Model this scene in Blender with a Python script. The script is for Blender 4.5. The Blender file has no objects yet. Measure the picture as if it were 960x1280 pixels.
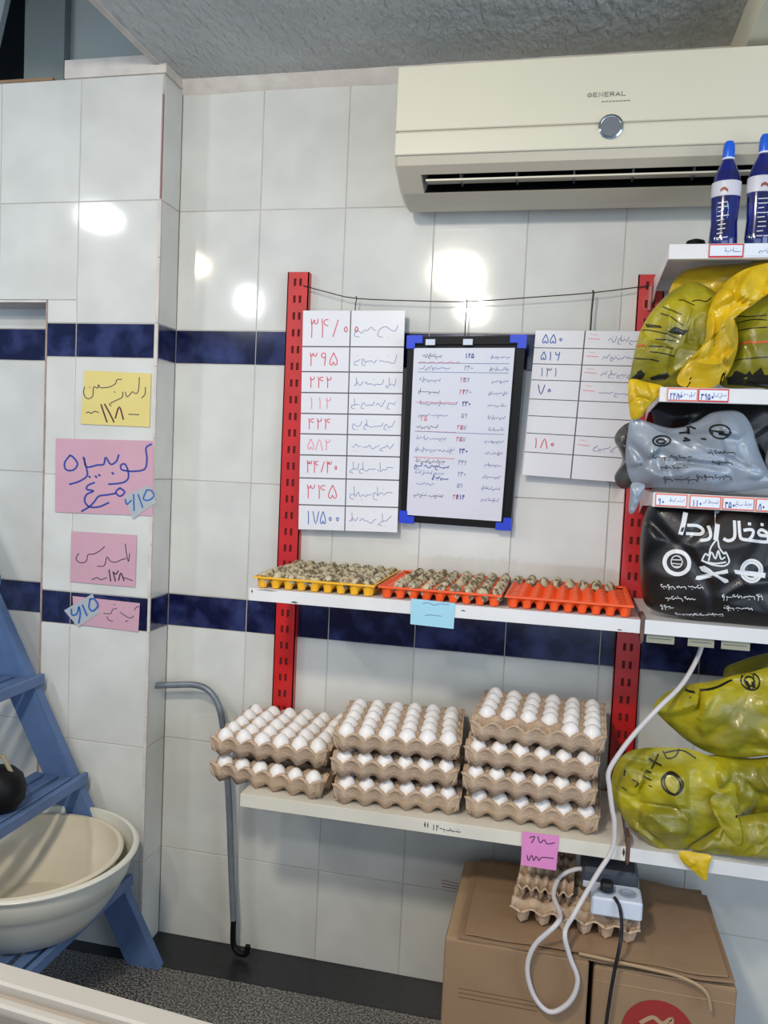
import bpy, bmesh, math, random
from math import sin, cos, pi, radians
from mathutils import Vector, Matrix, noise
from mathutils.bvhtree import BVHTree

# ------------------------------------------------------------------ scene, camera, world, lights
SC = bpy.context.scene
COL = SC.collection
CAM_POS = Vector((1.136, -2.239, 1.462))
YAW, PITCH, ROLL, FOC = 0.216, -0.061, 0.045, 1030.0
_f = Vector((-sin(YAW)*cos(PITCH), cos(YAW)*cos(PITCH), sin(PITCH)))
_r0 = Vector((cos(YAW), sin(YAW), 0)); _u0 = _r0.cross(_f)
_r = _r0*cos(ROLL) + _u0*sin(ROLL); _u = -_r0*sin(ROLL) + _u0*cos(ROLL)
cd = bpy.data.cameras.new('camera'); cam = bpy.data.objects.new('camera', cd); COL.objects.link(cam)
m3 = Matrix((_r, _u, -_f)).transposed()
cam.matrix_world = Matrix.Translation(CAM_POS) @ m3.to_4x4()
cd.sensor_fit = 'VERTICAL'; cd.sensor_height = 32.0; cd.lens = 32.0*FOC/1280.0
cd.clip_start = 0.02
cd.dof.use_dof = False
SC.camera = cam
SC.view_settings.view_transform = 'Standard'; SC.view_settings.look = 'None'
SC.view_settings.gamma = 1.0; SC.view_settings.use_curve_mapping = False
SC.view_settings.exposure = -0.10

W = bpy.data.worlds.new('world'); SC.world = W; W.use_nodes = True
bg = W.node_tree.nodes['Background']
bg.inputs[0].default_value = (0.47, 0.66, 1.0, 1); bg.inputs[1].default_value = 0.50

def area(name, loc, target, sx, sy, power, col, shape='RECTANGLE'):
    l = bpy.data.lights.new(name, 'AREA'); l.shape = shape; l.size = sx; l.size_y = sy
    l.energy = power; l.color = col
    o = bpy.data.objects.new(name, l); COL.objects.link(o); o.location = loc
    o.rotation_euler = (Vector(target) - Vector(loc)).to_track_quat('-Z', 'Y').to_euler()
    return o
# shop front daylight behind the camera, and the lamps under the ceiling
area('shop_front_daylight', (1.3, -4.8, 1.30), (0.2, 0, 0.9), 3.2, 2.2, 44, (0.76, 0.88, 1.0))
area('side_fill_light', (3.3, -2.3, 1.5), (0, -.2, 1.1), 1.4, 1.9, 30, (0.78, 0.89, 1.0))  # added cool fill from the right, lifts the pillar's side face; no door there
area('ceiling_lamp_warm', (0.50, -2.15, 2.47), (0.55, -1.2, 0.6), 0.23, 0.20, 29, (1.0, 0.89, 0.75), 'ELLIPSE')
area('ceiling_lamp_rear', (0.48, -3.10, 2.47), (0.5, -1.6, 0), 0.14, 0.16, 13, (1.0, 0.93, 0.82), 'ELLIPSE')
area('hanging_lamp_side', (-0.98, -1.38, 2.50), (-0.5, -0.6, 1.0), 0.15, 0.10, 8, (0.94, 0.98, 1.0), 'ELLIPSE')
area('hanging_lamp_warm', (-0.95, -2.10, 2.50), (-0.4, -0.6, 1.0), 0.08, 0.08, 3, (1.0, 0.85, 0.66), 'ELLIPSE')
area('hanging_lamp_far', (-1.04, -3.10, 2.50), (-0.3, -0.6, 1.0), 0.12, 0.14, 5, (0.96, 0.98, 1.0), 'ELLIPSE')

def ray(px, py): return _f + _r*((px-480)/FOC) - _u*((py-640)/FOC)
def at(px, py, Y):                         # point of the plane y = Y that is seen at a pixel of the photograph
    d = ray(px, py); return CAM_POS + d*((Y-CAM_POS.y)/d.y)
def atz(px, py, Z):
    d = ray(px, py); return CAM_POS + d*((Z-CAM_POS.z)/d.z)

# ------------------------------------------------------------------ materials
def lin(c): return tuple((x/255/12.92 if x/255 <= .04045 else ((x/255+.055)/1.055)**2.4) for x in c)
MATS = {}
def mat(name, rgb, rough=.5, metal=0, var=0.0, vscale=8, rgb2=None, bump=0, bscale=60, coat=0, spec=.5, detail=4, coord='Object', stretch=(1,1,1), lo=.35, hi=.65, trans=0, rand=0, alpha=1, vor=False, bdist=.01):
    if name in MATS: return MATS[name]
    m = bpy.data.materials.new(name); m.use_nodes = True; N = m.node_tree.nodes; L = m.node_tree.links
    b = N['Principled BSDF']; c = (*lin(rgb), 1)
    b.inputs['Base Color'].default_value = c; b.inputs['Roughness'].default_value = rough
    b.inputs['Metallic'].default_value = metal; b.inputs['Specular IOR Level'].default_value = spec
    b.inputs['Coat Weight'].default_value = coat; b.inputs['Coat Roughness'].default_value = .08
    if trans: b.inputs['Transmission Weight'].default_value = trans
    if alpha < 1: b.inputs['Alpha'].default_value = alpha
    tc = N.new('ShaderNodeTexCoord'); mp = N.new('ShaderNodeMapping'); L.new(tc.outputs[coord], mp.inputs[0])
    mp.inputs['Scale'].default_value = stretch
    vec = mp.outputs[0]
    if rand:
        oi = N.new('ShaderNodeObjectInfo'); ad = N.new('ShaderNodeVectorMath'); ad.operation = 'ADD'
        sc = N.new('ShaderNodeMath'); sc.operation = 'MULTIPLY'; sc.inputs[1].default_value = 37.0
        L.new(oi.outputs['Random'], sc.inputs[0]); L.new(vec, ad.inputs[0]); L.new(sc.outputs[0], ad.inputs[1]); vec = ad.outputs[0]
    if var or rgb2:
        n = N.new('ShaderNodeTexNoise'); n.inputs['Scale'].default_value = vscale; n.inputs['Detail'].default_value = detail
        L.new(vec, n.inputs['Vector'])
        cr = N.new('ShaderNodeValToRGB'); e = cr.color_ramp.elements
        e[0].position = lo; e[1].position = hi
        c2 = (*lin(rgb2), 1) if rgb2 else tuple(min(1, x*(1-var)) for x in c[:3]) + (1,)
        e[0].color = c2; e[1].color = c
        L.new(n.outputs['Fac'], cr.inputs[0]); L.new(cr.outputs[0], b.inputs['Base Color'])
    if bump:
        n2 = N.new('ShaderNodeTexVoronoi' if vor else 'ShaderNodeTexNoise'); n2.inputs['Scale'].default_value = bscale
        if not vor: n2.inputs['Detail'].default_value = 5
        L.new(vec, n2.inputs['Vector'])
        bp = N.new('ShaderNodeBump'); bp.inputs['Strength'].default_value = bump; bp.inputs['Distance'].default_value = bdist
        L.new(n2.outputs[0], bp.inputs['Height']); L.new(bp.outputs[0], b.inputs['Normal'])
    MATS[name] = m; return m

TILE = mat('white_glazed_tile', (216,216,209), .08, var=.10, vscale=7, detail=2, rand=1, bump=.03, bscale=9, coat=.3)
NAVY = mat('navy_marbled_tile', (62,72,124), .12, rgb2=(9,14,54), vscale=14, detail=5, rand=1, lo=.44, hi=.84, coat=.3)
GROUT = mat('grey_grout', (196,190,180), .9, var=.22, vscale=12)
PLASTER = mat('white_plaster', (214,206,196), .85, var=.14, vscale=16, bump=.5, bscale=30)
CEIL = mat('rough_ceiling_plaster', (206,208,204), .9, var=.12, vscale=5, bump=1.0, bscale=55, bdist=.025, stretch=(1,.45,1))
TEAL = mat('grey_green_paint', (158,166,160), .7, var=.12, vscale=3)
DKTEAL = mat('dark_green_grey_paint', (116,126,122), .7, var=.15, vscale=3)
BLACK = mat('black_void_shade', (26,30,28), .8)  # black colour puts the darkness of the gap into its rear wall
GRAN = mat('speckled_grey_granite', (150,146,138), .3, rgb2=(38,38,40), vscale=170, detail=3, lo=.42, hi=.62)
BGRAN = mat('black_granite_strip', (34,36,40), .35, var=.5, vscale=60)
CREAM = mat('cream_plastic', (216,211,190), .28, var=.03, vscale=3, coat=.2)
CREAMF = mat('pale_cream_freezer_rim', (176,172,164), .4, var=.05)
CREAM2 = mat('cream_plastic_lower', (200,192,172), .33, var=.03, vscale=3)
DARK = mat('black_plastic', (12,12,13), .5, spec=.25)
CHROME = mat('chrome', (190,195,200), .18, metal=1)
GREYD = mat('grey_display', (110,114,120), .3)
RED = mat('red_painted_steel', (206,26,26), .38, var=.22, vscale=9, coat=.25)
SLOT = mat('slot_dark', (96,20,22), .8)
SHELF = mat('white_enamel_steel', (226,224,222), .35, var=.08, vscale=7)
SHELFC = mat('cream_enamel_steel', (226,220,204), .38, var=.10, vscale=6)
CHIP = mat('chipped_dark_paint', (60,44,40), .7)
WIRE = mat('dark_wire', (60,54,52), .5, metal=.5)
PIPE = mat('grey_painted_pipe', (132,138,146), .4, var=.25, vscale=20, metal=.3)
BLUEL = mat('blue_painted_ladder', (92,118,160), .45, var=.2, vscale=9)
BASIN = mat('cream_white_plastic_basin', (222,220,206), .3, var=.04, vscale=4)
BASIN2 = mat('cream_plastic_inner_basin', (222,212,188), .3, var=.06, vscale=5)
PULP = mat('brown_paper_pulp', (205,178,150), .95, var=.16, vscale=30, bump=.4, bscale=200)
EGG = mat('white_eggshell', (240,236,232), .42, var=.03, vscale=20, rand=1)
QUAIL = mat('speckled_quail_eggshell', (190,178,146), .45, rgb2=(104,90,66), vscale=95, detail=3, lo=.44, hi=.52, rand=1, coord='Object')
ORANGE = mat('orange_plastic_tray', (248,92,34), .38, var=.06)
YELP = mat('yellow_plastic_tray', (242,180,36), .38, var=.06)
PAPER = mat('white_board_plastic', (226,226,230), .3, var=.03)
PAPW = mat('white_paper', (216,218,228), .5, var=.03)
YCARD = mat('yellow_card', (222,204,126), .7, var=.05)
PCARD = mat('pink_card', (204,160,174), .7, var=.06)
MCARD = mat('magenta_pink_card', (226,140,196), .7, var=.05)
BCARD = mat('light_blue_card', (160,210,226), .7, var=.05)
CLEAR = mat('frosted_tape', (190,196,200), .4, alpha=.75)
INKB = mat('blue_marker_ink', (46,66,150), .6)
INKB2 = mat('bright_blue_ink', (22,92,176), .6)
INKR = mat('red_marker_ink', (214,52,78), .6)
INKP = mat('faded_pink_ink', (232,140,152), .6)
INKK = mat('dark_ink', (52,40,66), .6)
INKF = mat('faded_blue_ink', (110,122,168), .6)
BLUEC = mat('blue_corner_plastic', (34,66,206), .4)
CARD = mat('brown_cardboard', (152,122,92), .85, var=.12, vscale=5, bump=.1, bscale=40)
CARD2 = mat('light_brown_cardboard', (176,146,112), .85, var=.12, vscale=6)
CRED = mat('printed_dark_red', (150,38,36), .7)
WPLAST = mat('white_socket_plastic', (206,214,226), .35)
GPLAST = mat('dark_grey_charger_plastic', (66,72,82), .4)
CABW = mat('white_cable_rubber', (206,200,198), .45)
CABK = mat('black_cable_rubber', (26,26,30), .5)
BAGY = mat('yellow_plastic_film', (178,164,24), .36, rgb2=(126,120,26), vscale=8, detail=4, bump=.35, bscale=24, coat=.25, stretch=(1,1,1.6), lo=.38, hi=.62)
BAGYB = mat('bright_yellow_plastic_film', (232,192,20), .34, rgb2=(190,158,22), vscale=12, bump=.4, bscale=26, coat=.25)
BAGG = mat('silver_grey_plastic_film', (160,170,182), .34, rgb2=(128,136,146), vscale=8, bump=.35, bscale=20, coat=.3, metal=.1)
BAGGT = mat('smoky_grey_plastic_film', (92,90,86), .30, rgb2=(60,58,56), vscale=14, bump=.5, bscale=18, coat=.4)
BAGK = mat('black_plastic_film', (12,12,14), .38, rgb2=(36,26,20), vscale=5, lo=.36, hi=.5, bump=.3, bscale=16, coat=.15)
PRK = mat('black_bag_print', (26,26,20), .4)
PRW = mat('white_bag_print', (222,222,222), .4)
PRR = mat('orange_red_bag_print', (206,90,40), .4)
BOTB = mat('dark_blue_bottle_plastic', (10,22,122), .12, rgb2=(8,12,70), vscale=25, coat=.6, spec=.7)
CAPB = mat('bright_blue_cap_plastic', (28,96,214), .3)
LABW = mat('white_bottle_label', (206,204,212), .4)
TAGW = mat('white_price_tag', (226,230,238), .35)
TAGO = mat('orange_tag_border', (226,116,92), .5)
TAGR = mat('red_tag_border', (206,40,44), .5)
LED = bpy.data.materials.new('green_led'); LED.use_nodes = True
LED.node_tree.nodes['Principled BSDF'].inputs['Emission Color'].default_value = (.25, 1, .05, 1)
LED.node_tree.nodes['Principled BSDF'].inputs['Emission Strength'].default_value = 3
GLASSL = mat('grey_freezer_lid', (106,104,102), .2)

# ------------------------------------------------------------------ mesh helpers
class MB:
    def __init__(s): s.v = []; s.f = []
    def add(s, vs, fs):
        k = len(s.v); s.v += [tuple(p) for p in vs]; s.f += [tuple(i+k for i in f) for f in fs]; return s
    def box(s, x0, x1, y0, y1, z0, z1, ch=0):
        if ch <= 0:
            v = [(x, y, z) for x in (x0, x1) for y in (y0, y1) for z in (z0, z1)]
            return s.add(v, [(0,1,3,2),(4,6,7,5),(0,4,5,1),(2,3,7,6),(0,2,6,4),(1,5,7,3)])
        v = []; fs = []
        c = ch
        ring = lambda X0,X1,Y0,Y1,z: [(X0+c,Y0,z),(X1-c,Y0,z),(X1,Y0+c,z),(X1,Y1-c,z),(X1-c,Y1,z),(X0+c,Y1,z),(X0,Y1-c,z),(X0,Y0+c,z)]
        v += ring(x0+c, x1-c, y0+c, y1-c, z0) if False else ring(x0, x1, y0, y1, z0+c)
        v = [(x0+c+(0),y0+c,z0),(x1-c,y0+c,z0),(x1-c,y1-c,z0),(x0+c,y1-c,z0)] + ring(x0,x1,y0,y1,z0+c) + ring(x0,x1,y0,y1,z1-c) + [(x0+c,y0+c,z1),(x1-c,y0+c,z1),(x1-c,y1-c,z1),(x0+c,y1-c,z1)]
        fs = [(3,2,1,0),(20,21,22,23)]
        for a, b0 in ((4,0),):
            fs += [(0,1,5,4),(1,6,5),(1,2,7,6),(2,8,7),(2,3,9,8),(3,10,9),(3,0,11,10),(0,4,11)]
        for i in range(8): fs.append((4+i,4+(i+1)%8,12+(i+1)%8,12+i))
        fs += [(12,13,21,20),(13,14,21),(14,15,22,21),(15,16,22),(16,17,23,22),(17,18,23),(18,19,20,23),(19,12,20)]
        return s.add(v, fs)
    def prism(s, poly, axis, a, b):       # poly in the two other axes, extruded along axis
        n = len(poly); P = []
        for t in (a, b):
            for p in poly:
                P.append((t, p[0], p[1]) if axis == 0 else (p[0], t, p[1]) if axis == 1 else (p[0], p[1], t))
        return s.add(P, [tuple(range(n)), tuple(range(2*n-1, n-1, -1))] + [(i, (i+1) % n, n+(i+1) % n, n+i) for i in range(n)])
    def tube(s, pts, r, seg=10, caps=True):
        pts = [Vector(p) for p in pts]; n = len(pts); R = r if isinstance(r, (list, tuple)) else [r]*n
        k = len(s.v); up = None
        for i, p in enumerate(pts):
            t = (pts[min(i+1, n-1)] - pts[max(i-1, 0)]).normalized()
            if up is None:
                up = t.orthogonal().normalized()
            else:
                up = (up - t*up.dot(t)).normalized()
            b = t.cross(up)
            for j in range(seg):
                a = 2*pi*j/seg; s.v.append(tuple(p + (up*cos(a) + b*sin(a))*R[i]))
        for i in range(n-1):
            for j in range(seg):
                j2 = (j+1) % seg; s.f.append((k+i*seg+j, k+i*seg+j2, k+(i+1)*seg+j2, k+(i+1)*seg+j))
        if caps: s.f += [tuple(k+j for j in range(seg))[::-1], tuple(k+(n-1)*seg+j for j in range(seg))]
        return s
    def lathe(s, prof, c=(0,0,0), seg=32, sx=1, sy=1, cap=True):
        k = len(s.v); n = len(prof)
        for r, z in prof:
            for j in range(seg):
                a = 2*pi*j/seg; s.v.append((c[0]+r*cos(a)*sx, c[1]+r*sin(a)*sy, c[2]+z))
        for i in range(n-1):
            for j in range(seg):
                j2 = (j+1) % seg; s.f.append((k+i*seg+j, k+i*seg+j2, k+(i+1)*seg+j2, k+(i+1)*seg+j))
        if cap: s.f += [tuple(k+j for j in range(seg))[::-1], tuple(k+(n-1)*seg+j for j in range(seg))]
        return s
    def xf(s, M):
        s.v = [tuple(M @ Vector(p)) for p in s.v]; return s
    def mesh(s, name, m, smooth=False, origin=(0,0,0)):
        me = bpy.data.meshes.new(name); o = Vector(origin)
        me.from_pydata([tuple(Vector(p)-o) for p in s.v], [], s.f); me.update(); me.materials.append(m)
        if smooth:
            me.polygons.foreach_set('use_smooth', [True]*len(me.polygons))
            me.set_sharp_from_angle(angle=radians(40))
        return me
    def build(s, name, m, parent=None, smooth=False, world=True):
        org = gorigin(parent) if (parent and world) else Vector((0,0,0))
        return link(name, s.mesh(name, m, smooth, org), parent)
ORG = {}
def gorigin(p):
    return ORG.get(p.name, Vector((0,0,0)))
def link(name, me, parent=None, loc=None):
    o = bpy.data.objects.new(name, me); COL.objects.link(o)
    if parent:
        o.parent = parent; ORG[o.name] = gorigin(parent)
    if loc is not None:
        o.location = Vector(loc) - (gorigin(parent) if parent else Vector((0,0,0)))
    return o
def tag(o, label, cat, group=None):
    o['label'] = label; o['category'] = cat
    if group: o['group'] = group
    return o
def thing(name, label, cat, loc=(0,0,0), group=None):
    o = bpy.data.objects.new(name, None); o.empty_display_size = .05; COL.objects.link(o); o.location = loc; ORG[o.name] = Vector(loc)
    return tag(o, label, cat, group)
def struct(name, loc=(0,0,0)):
    o = bpy.data.objects.new(name, None); COL.objects.link(o); o.location = loc; ORG[o.name] = Vector(loc); o['kind'] = 'structure'; return o
def dup(root, loc=None, rot=None, label=None, group=None):
    r = root.copy(); COL.objects.link(r)
    if loc is not None: r.location = loc
    if rot is not None: r.rotation_euler = rot
    if label: r['label'] = label
    if group: r['group'] = group
    for ch in list(root.children):
        c = ch.copy(); COL.objects.link(c); c.parent = r
        for g in ch.children:
            d = g.copy(); COL.objects.link(d); d.parent = c
    return r
def smooth_path(pts, n=5, closed=False):
    pts = [Vector(p) for p in pts]; out = []; L = len(pts)
    rng = range(L) if closed else range(L-1)
    for i in rng:
        if closed: p0, p1, p2, p3 = pts[i-1], pts[i], pts[(i+1) % L], pts[(i+2) % L]
        else: p0, p1, p2, p3 = pts[max(i-1, 0)], pts[i], pts[i+1], pts[min(i+2, L-1)]
        for k in range(n):
            t = k/n
            out.append(.5*((2*p1)+(p2-p0)*t+(2*p0-5*p1+4*p2-p3)*t*t+(3*p1-p0-3*p2+p3)*t**3))
    if not closed: out.append(pts[-1])
    return out

def sst(a, b, x):
    t = max(0, min(1, (x-a)/(b-a))); return t*t*(3-2*t)

# ink: strokes given in a 2-D frame, laid as thin ribbons by a mapping (u, v) -> point
def ribbon(mb, pts, w, mp, n=4):
    P = [Vector((p[0], p[1])) for p in pts]
    if len(P) == 1: P = [P[0]-Vector((w*.3, 0)), P[0]+Vector((w*.3, 0))]
    if n > 1 and len(P) > 2:
        P = [Vector((q.x, q.y)) for q in smooth_path([(p.x, p.y, 0) for p in P], n)]
    L = []
    for i, p in enumerate(P):
        t = P[min(i+1, len(P)-1)] - P[max(i-1, 0)]
        if t.length < 1e-9: t = Vector((1, 0))
        t.normalize(); nn = Vector((-t.y, t.x))*w/2
        e = t*w*.3*(-1 if i == 0 else 1 if i == len(P)-1 else 0)
        L += [mp(*(p+e+nn)), mp(*(p+e-nn))]
    mb.add(L, [(2*i, 2*i+1, 2*i+3, 2*i+2) for i in range(len(P)-1)])
def ink(name, parent, m, strokes, mp, w, n=4):
    mb = MB()
    for s in strokes: ribbon(mb, s, w, mp, n)
    return mb.build(name, m, parent)
DIG = {
'0': [[(.35,.45),(.5,.58),(.65,.45),(.5,.32),(.35,.45)]], '1': [[(.42,.95),(.5,.6),(.5,.05)]],
'2': [[(.25,.95),(.35,.6),(.35,.05)],[(.3,.78),(.5,.7),(.7,.78),(.75,.95)]],
'3': [[(.15,.95),(.25,.6),(.25,.05)],[(.2,.8),(.35,.72),(.45,.92),(.58,.72),(.78,.76),(.82,.95)]],
'4': [[(.2,.95),(.28,.55),(.28,.05)],[(.8,.92),(.5,.9),(.4,.72),(.78,.62)]],
'5': [[(.5,.95),(.2,.5),(.15,.18),(.35,.1),(.5,.3),(.65,.1),(.85,.18),(.8,.5),(.5,.95)]],
'6': [[(.2,.95),(.3,.65),(.7,.7)],[(.75,.95),(.7,.4),(.6,.05)]],
'7': [[(.1,.95),(.5,.05),(.9,.95)]], '8': [[(.1,.05),(.5,.95),(.9,.05)]],
'9': [[(.65,.6),(.35,.65),(.3,.85),(.55,.95),(.68,.8),(.62,.05)]], '/': [[(.75,.9),(.3,.1)]], '-': [[(.1,.5),(.9,.45)]], '.': [[(.5,.1)]]}
def digits(txt, x, y, h, wd=None):
    wd = wd or h*.62; out = []
    for i, c in enumerate(txt):
        for s in DIG.get(c, []): out.append([(x+(i+p[0])*wd, y+p[1]*h) for p in s])
    return out
def scribble(x0, x1, y, h, seed):        # cursive joined-up handwriting too blurred to read
    R = random.Random(seed); out = []; x = x1
    while x > x0+h*.3:
        ln = R.uniform(h*1.0, h*2.6); e = max(x0, x-ln); s = [(x, y+h*R.uniform(.1, .9))]; xx = x
        while xx > e:
            xx -= R.uniform(h*.16, h*.38); s.append((xx, y+h*R.choice([0, .05, .1, .35, .12, -.15])))
        if R.random() < .6: s += [(xx-h*.12, y-h*.35), (xx+h*.3, y-h*.45)]
        out.append(s)
        if R.random() < .7: out.append([((x+xx)/2, y+h*R.choice([.7, -.5]))])
        if R.random() < .35: out.append([(xx+h*.3, y+h*.95), (xx+h*.36, y)])
        x = xx-h*R.uniform(.2, .5)
    return out

# ------------------------------------------------------------------ room
ZR = [0, .2694, .6084, .9474, 1.0432, 1.3821, 1.7211, 1.8169, 2.1558, 2.495]
BAND = (3, 6)
_tm = {}
def tile_mesh(w, h, navy):
    k = (round(w, 4), round(h, 4), navy)
    if k not in _tm:
        g = .0012; c = .0010; d = .007
        x0, x1, z0, z1 = -w/2+g, w/2-g, -h/2+g, h/2-g
        v = [(x0,d,z0),(x1,d,z0),(x1,d,z1),(x0,d,z1),(x0,c,z0),(x1,c,z0),(x1,c,z1),(x0,c,z1),(x0+c,0,z0+c),(x1-c,0,z0+c),(x1-c,0,z1-c),(x0+c,0,z1-c)]
        f = [(8,9,10,11)]
        for i in range(4):
            j = (i+1) % 4; f += [(i,j,4+j,4+i),(4+i,4+j,8+j,8+i)]
        mb = MB(); mb.add(v, f); _tm[k] = mb.mesh('tile', NAVY if navy else TILE)
    return _tm[k]
RT = random.Random(5)
def put_tile(parent, a0, a1, z0, z1, navy, plane, along='x'):
    me = tile_mesh(a1-a0, z1-z0, navy)
    c = (a0+a1)/2
    loc = (c, plane, (z0+z1)/2) if along == 'x' else (plane, c, (z0+z1)/2)
    o = link('tile', me, parent, loc)
    e = .0022
    o.rotation_euler = (RT.uniform(-e, e), 0, RT.uniform(-e, e) + (radians(90) if along == 'y' else 0))
wb = struct('wall_back')
MB().box(0, 2.5, .0016, .12, 0, 2.6).build('backing', GROUT, wb)
MB().box(0, 2.5, -.004, .004, 2.495, 2.53).build('plaster_strip', PLASTER, wb)
XC = [0, .248] + [.248+.25*i for i in range(1, 9)]
for r in range(9):
    for c in range(len(XC)-1): put_tile(wb, XC[c], XC[c+1], ZR[r], ZR[r+1], r in BAND, 0)
# plaster line under the ceiling, lumpy
mb = MB(); n = 90; vs = []
for i in range(n+1):
    x = i*2.2/n
    b = .028+.010*noise.noise(Vector((x*6, 0, 3)))
    for y, z in ((.0, 2.50-b*.6), (-.010-.004*noise.noise(Vector((x*14, 1, 0))), 2.50-b*.2), (-.022, 2.523), (0, 2.524)): vs.append((x, y, z))
mb.add(vs, [(4*i+j, 4*i+j+1, 4*i+j+5, 4*i+j+4) for i in range(n) for j in range(3)])
t1 = mb.build('trim_1', PLASTER, smooth=True); t1['kind'] = 'structure'
# pillar standing 11 cm proud of the wall
pil = struct('pillar'); PY = -.11
MB().box(-.347, -.0016, PY+.0016, .12, 0, 2.495).build('backing', GROUT, pil)
for r in range(9):
    put_tile(pil, -.254, -.004, ZR[r], ZR[r+1], r in BAND, PY)
    if r < 7: put_tile(pil, -.349, -.254, ZR[r], ZR[r+1], r in BAND, PY)
    put_tile(pil, PY+.004, 0, ZR[r], ZR[r+1], r in BAND, 0, 'y')
mb = MB(); R = random.Random(3)
zz = [0, .15, .3, .5, .7, .8, .9474, 1.05, 1.2, 1.5, 1.7, 1.82, 2.0, 2.156]
for i in range(len(zz)-1):
    w = R.uniform(.002, .005)
    mb.box(-.0045-w, .001, PY-.0015, PY+.003, zz[i], zz[i+1]-.002)
mb.build('corner_bead', PLASTER, pil)
MB().box(-.0045, -.0005, PY-.0008, PY+.003, 2.16, 2.44).build('corner_gap', mat('rusty_gap', (150,112,108), .9), pil)
mb = MB().box(-.352, -.346, PY-.001, 0.0, 0, 1.88); mb.build('edge_bead', mat('brown_edge_mortar', (170,150,138), .9, var=.3, vscale=30), pil)
wl = struct('wall_left')
MB().box(-1.6, -.349, .0016, .12, 0, 1.885).build('backing', GROUT, wl)
MB().box(-1.6, -.345, PY+.0016, .12, 1.885, 2.495).build('lintel', GROUT, wl)
MB().box(-1.6, -.352, PY+.004, .0, 1.876, 1.885).build('lintel_soffit', PLASTER, wl)
for xa, xb in ((-.60, -.349), (-.85, -.60), (-1.10, -.85), (-1.35, -1.10)):
    for r in range(8):
        z1 = min(ZR[r+1], 1.88)
        if z1 > ZR[r]: put_tile(wl, xa, xb, ZR[r], z1, r in BAND, 0)
for xa, xb in ((-.508, -.254), (-.762, -.508), (-1.016, -.762), (-1.27, -1.016)):
    put_tile(wl, xa, xb, 1.882, 2.1558, False, PY); put_tile(wl, xa, xb, 2.1558, 2.495, False, PY)
put_tile(pil, -.349, -.254, 1.8169, 1.882, False, PY)
# ledge and the dark void above the left wall
MB().box(-.305, .006, -.115, .1, 2.495, 2.545).build('trim_2', PLASTER)['kind'] = 'structure'
MB().box(-1.6, -.345, -.112, .1, 2.495, 2.503).build('trim_3', CARD)['kind'] = 'structure'
MB().box(-.345, .1, -.03, .1, 2.545, 3.3).build('wall_upper', TEAL)['kind'] = 'structure'
MB().box(-.475, -.345, -.06, .1, 2.503, 3.3).build('trim_4', DKTEAL)['kind'] = 'structure'
MB().box(-1.6, -.475, .06, .1, 2.503, 3.3).build('wall_void', BLACK)['kind'] = 'structure'
MB().box(-1.6, .1, -4, .1, 3.3, 3.35).build('roof_void', DKTEAL)['kind'] = 'structure'
mb = MB().prism([(-.70, 2.50), (-.535, 2.56), (-.485, 2.76), (-.36, 3.2), (-.70, 3.2)], 1, -.12, -.10); mb.build('trim_5', TEAL)['kind'] = 'structure'
# ceiling: rough plaster, its left edge runs towards the viewer
mb = MB(); nx, ny = 60, 80; X0, X1, Y0, Y1 = -.018, 2.5, -4.2, .1; vs = []
for i in range(nx+1):
    for j in range(ny+1):
        x = X0+(X1-X0)*i/nx; y = Y0+(Y1-Y0)*j/ny
        vs.append((x+(.006*noise.noise(Vector((y*9, 0, 0))) if i == 0 else 0), y, 2.52+.003*noise.noise(Vector((x*7, y*7, 1)))))
mb.add(vs, [(i*(ny+1)+j, i*(ny+1)+j+1, (i+1)*(ny+1)+j+1, (i+1)*(ny+1)+j) for i in range(nx) for j in range(ny)])
mb.box(X0+.002, X1, Y0, Y1, 2.525, 2.62)
ce = mb.build('ceiling', CEIL); ce['kind'] = 'structure'
mb = MB().box(-.03, -.012, -4.2, -.12, 2.517, 2.64); mb.build('trim_6', PLASTER)['kind'] = 'structure'
MB().box(1.468, 1.72, -1.6, 0, 2.416, 2.521).build('trim_7', mat('cream_boxing_paint', (214,210,186), .6))['kind'] = 'structure'
# floor
MB().box(-1.6, 2.5, -5.0, -.155, -.06, 0).build('floor', GRAN)['kind'] = 'structure'
MB().box(-1.6, 2.5, -.155, .01, -.06, .001).build('baseboard_back', BGRAN)['kind'] = 'structure'

# ------------------------------------------------------------------ air conditioner
ac = thing('air_conditioner', 'cream wall-mounted air conditioner with long black outlet under the ceiling', 'air conditioner', (1.188, -.1, 2.12))
ax0, ax1 = .685, 1.69
F = [(-.001, 2.405), (-.235, 2.412), (-.248, 2.405), (-.252, 2.33), (-.252, 2.20), (-.243, 2.178), (-.218, 2.164)]
solid = F + [(-.165, 2.136), (-.10, 2.122), (-.06, 2.122), (-.001, 2.15)]
slot = F + [(-.17, 2.215), (-.11, 2.18), (-.165, 2.136), (-.10, 2.122), (-.06, 2.122), (-.001, 2.15)]
mb = MB().prism(solid, 0, ax0+.008, ax0+.062).prism(slot, 0, ax0+.062, ax1-.062).prism(solid, 0, ax1-.062, ax1-.008)
def shrink(k): return [(-.12+(y+.12)*k, 2.26+(z-2.26)*k) for y, z in solid]
for s, e in ((ax0, ax0+.008), (ax1, ax1-.008)):
    a = shrink(.94); n = len(solid); k = len(mb.v)
    mb.add([(s, *p) for p in a] + [(e, *p) for p in solid], [tuple(range(n)) if s < e else tuple(range(n))[::-1]] + [(i, (i+1) % n, n+(i+1) % n, n+i) for i in range(n)])
mb.build('body', CREAM2, ac)
MB().box(ax0+.002, ax1-.002, -.258, -.2515, 2.2545, 2.405, .002).build('front_panel', CREAM, ac)
MB().box(ax0+.002, ax1-.002, -.258, -.2515, 2.198, 2.2505, .002).build('lower_panel', CREAM, ac)
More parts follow.
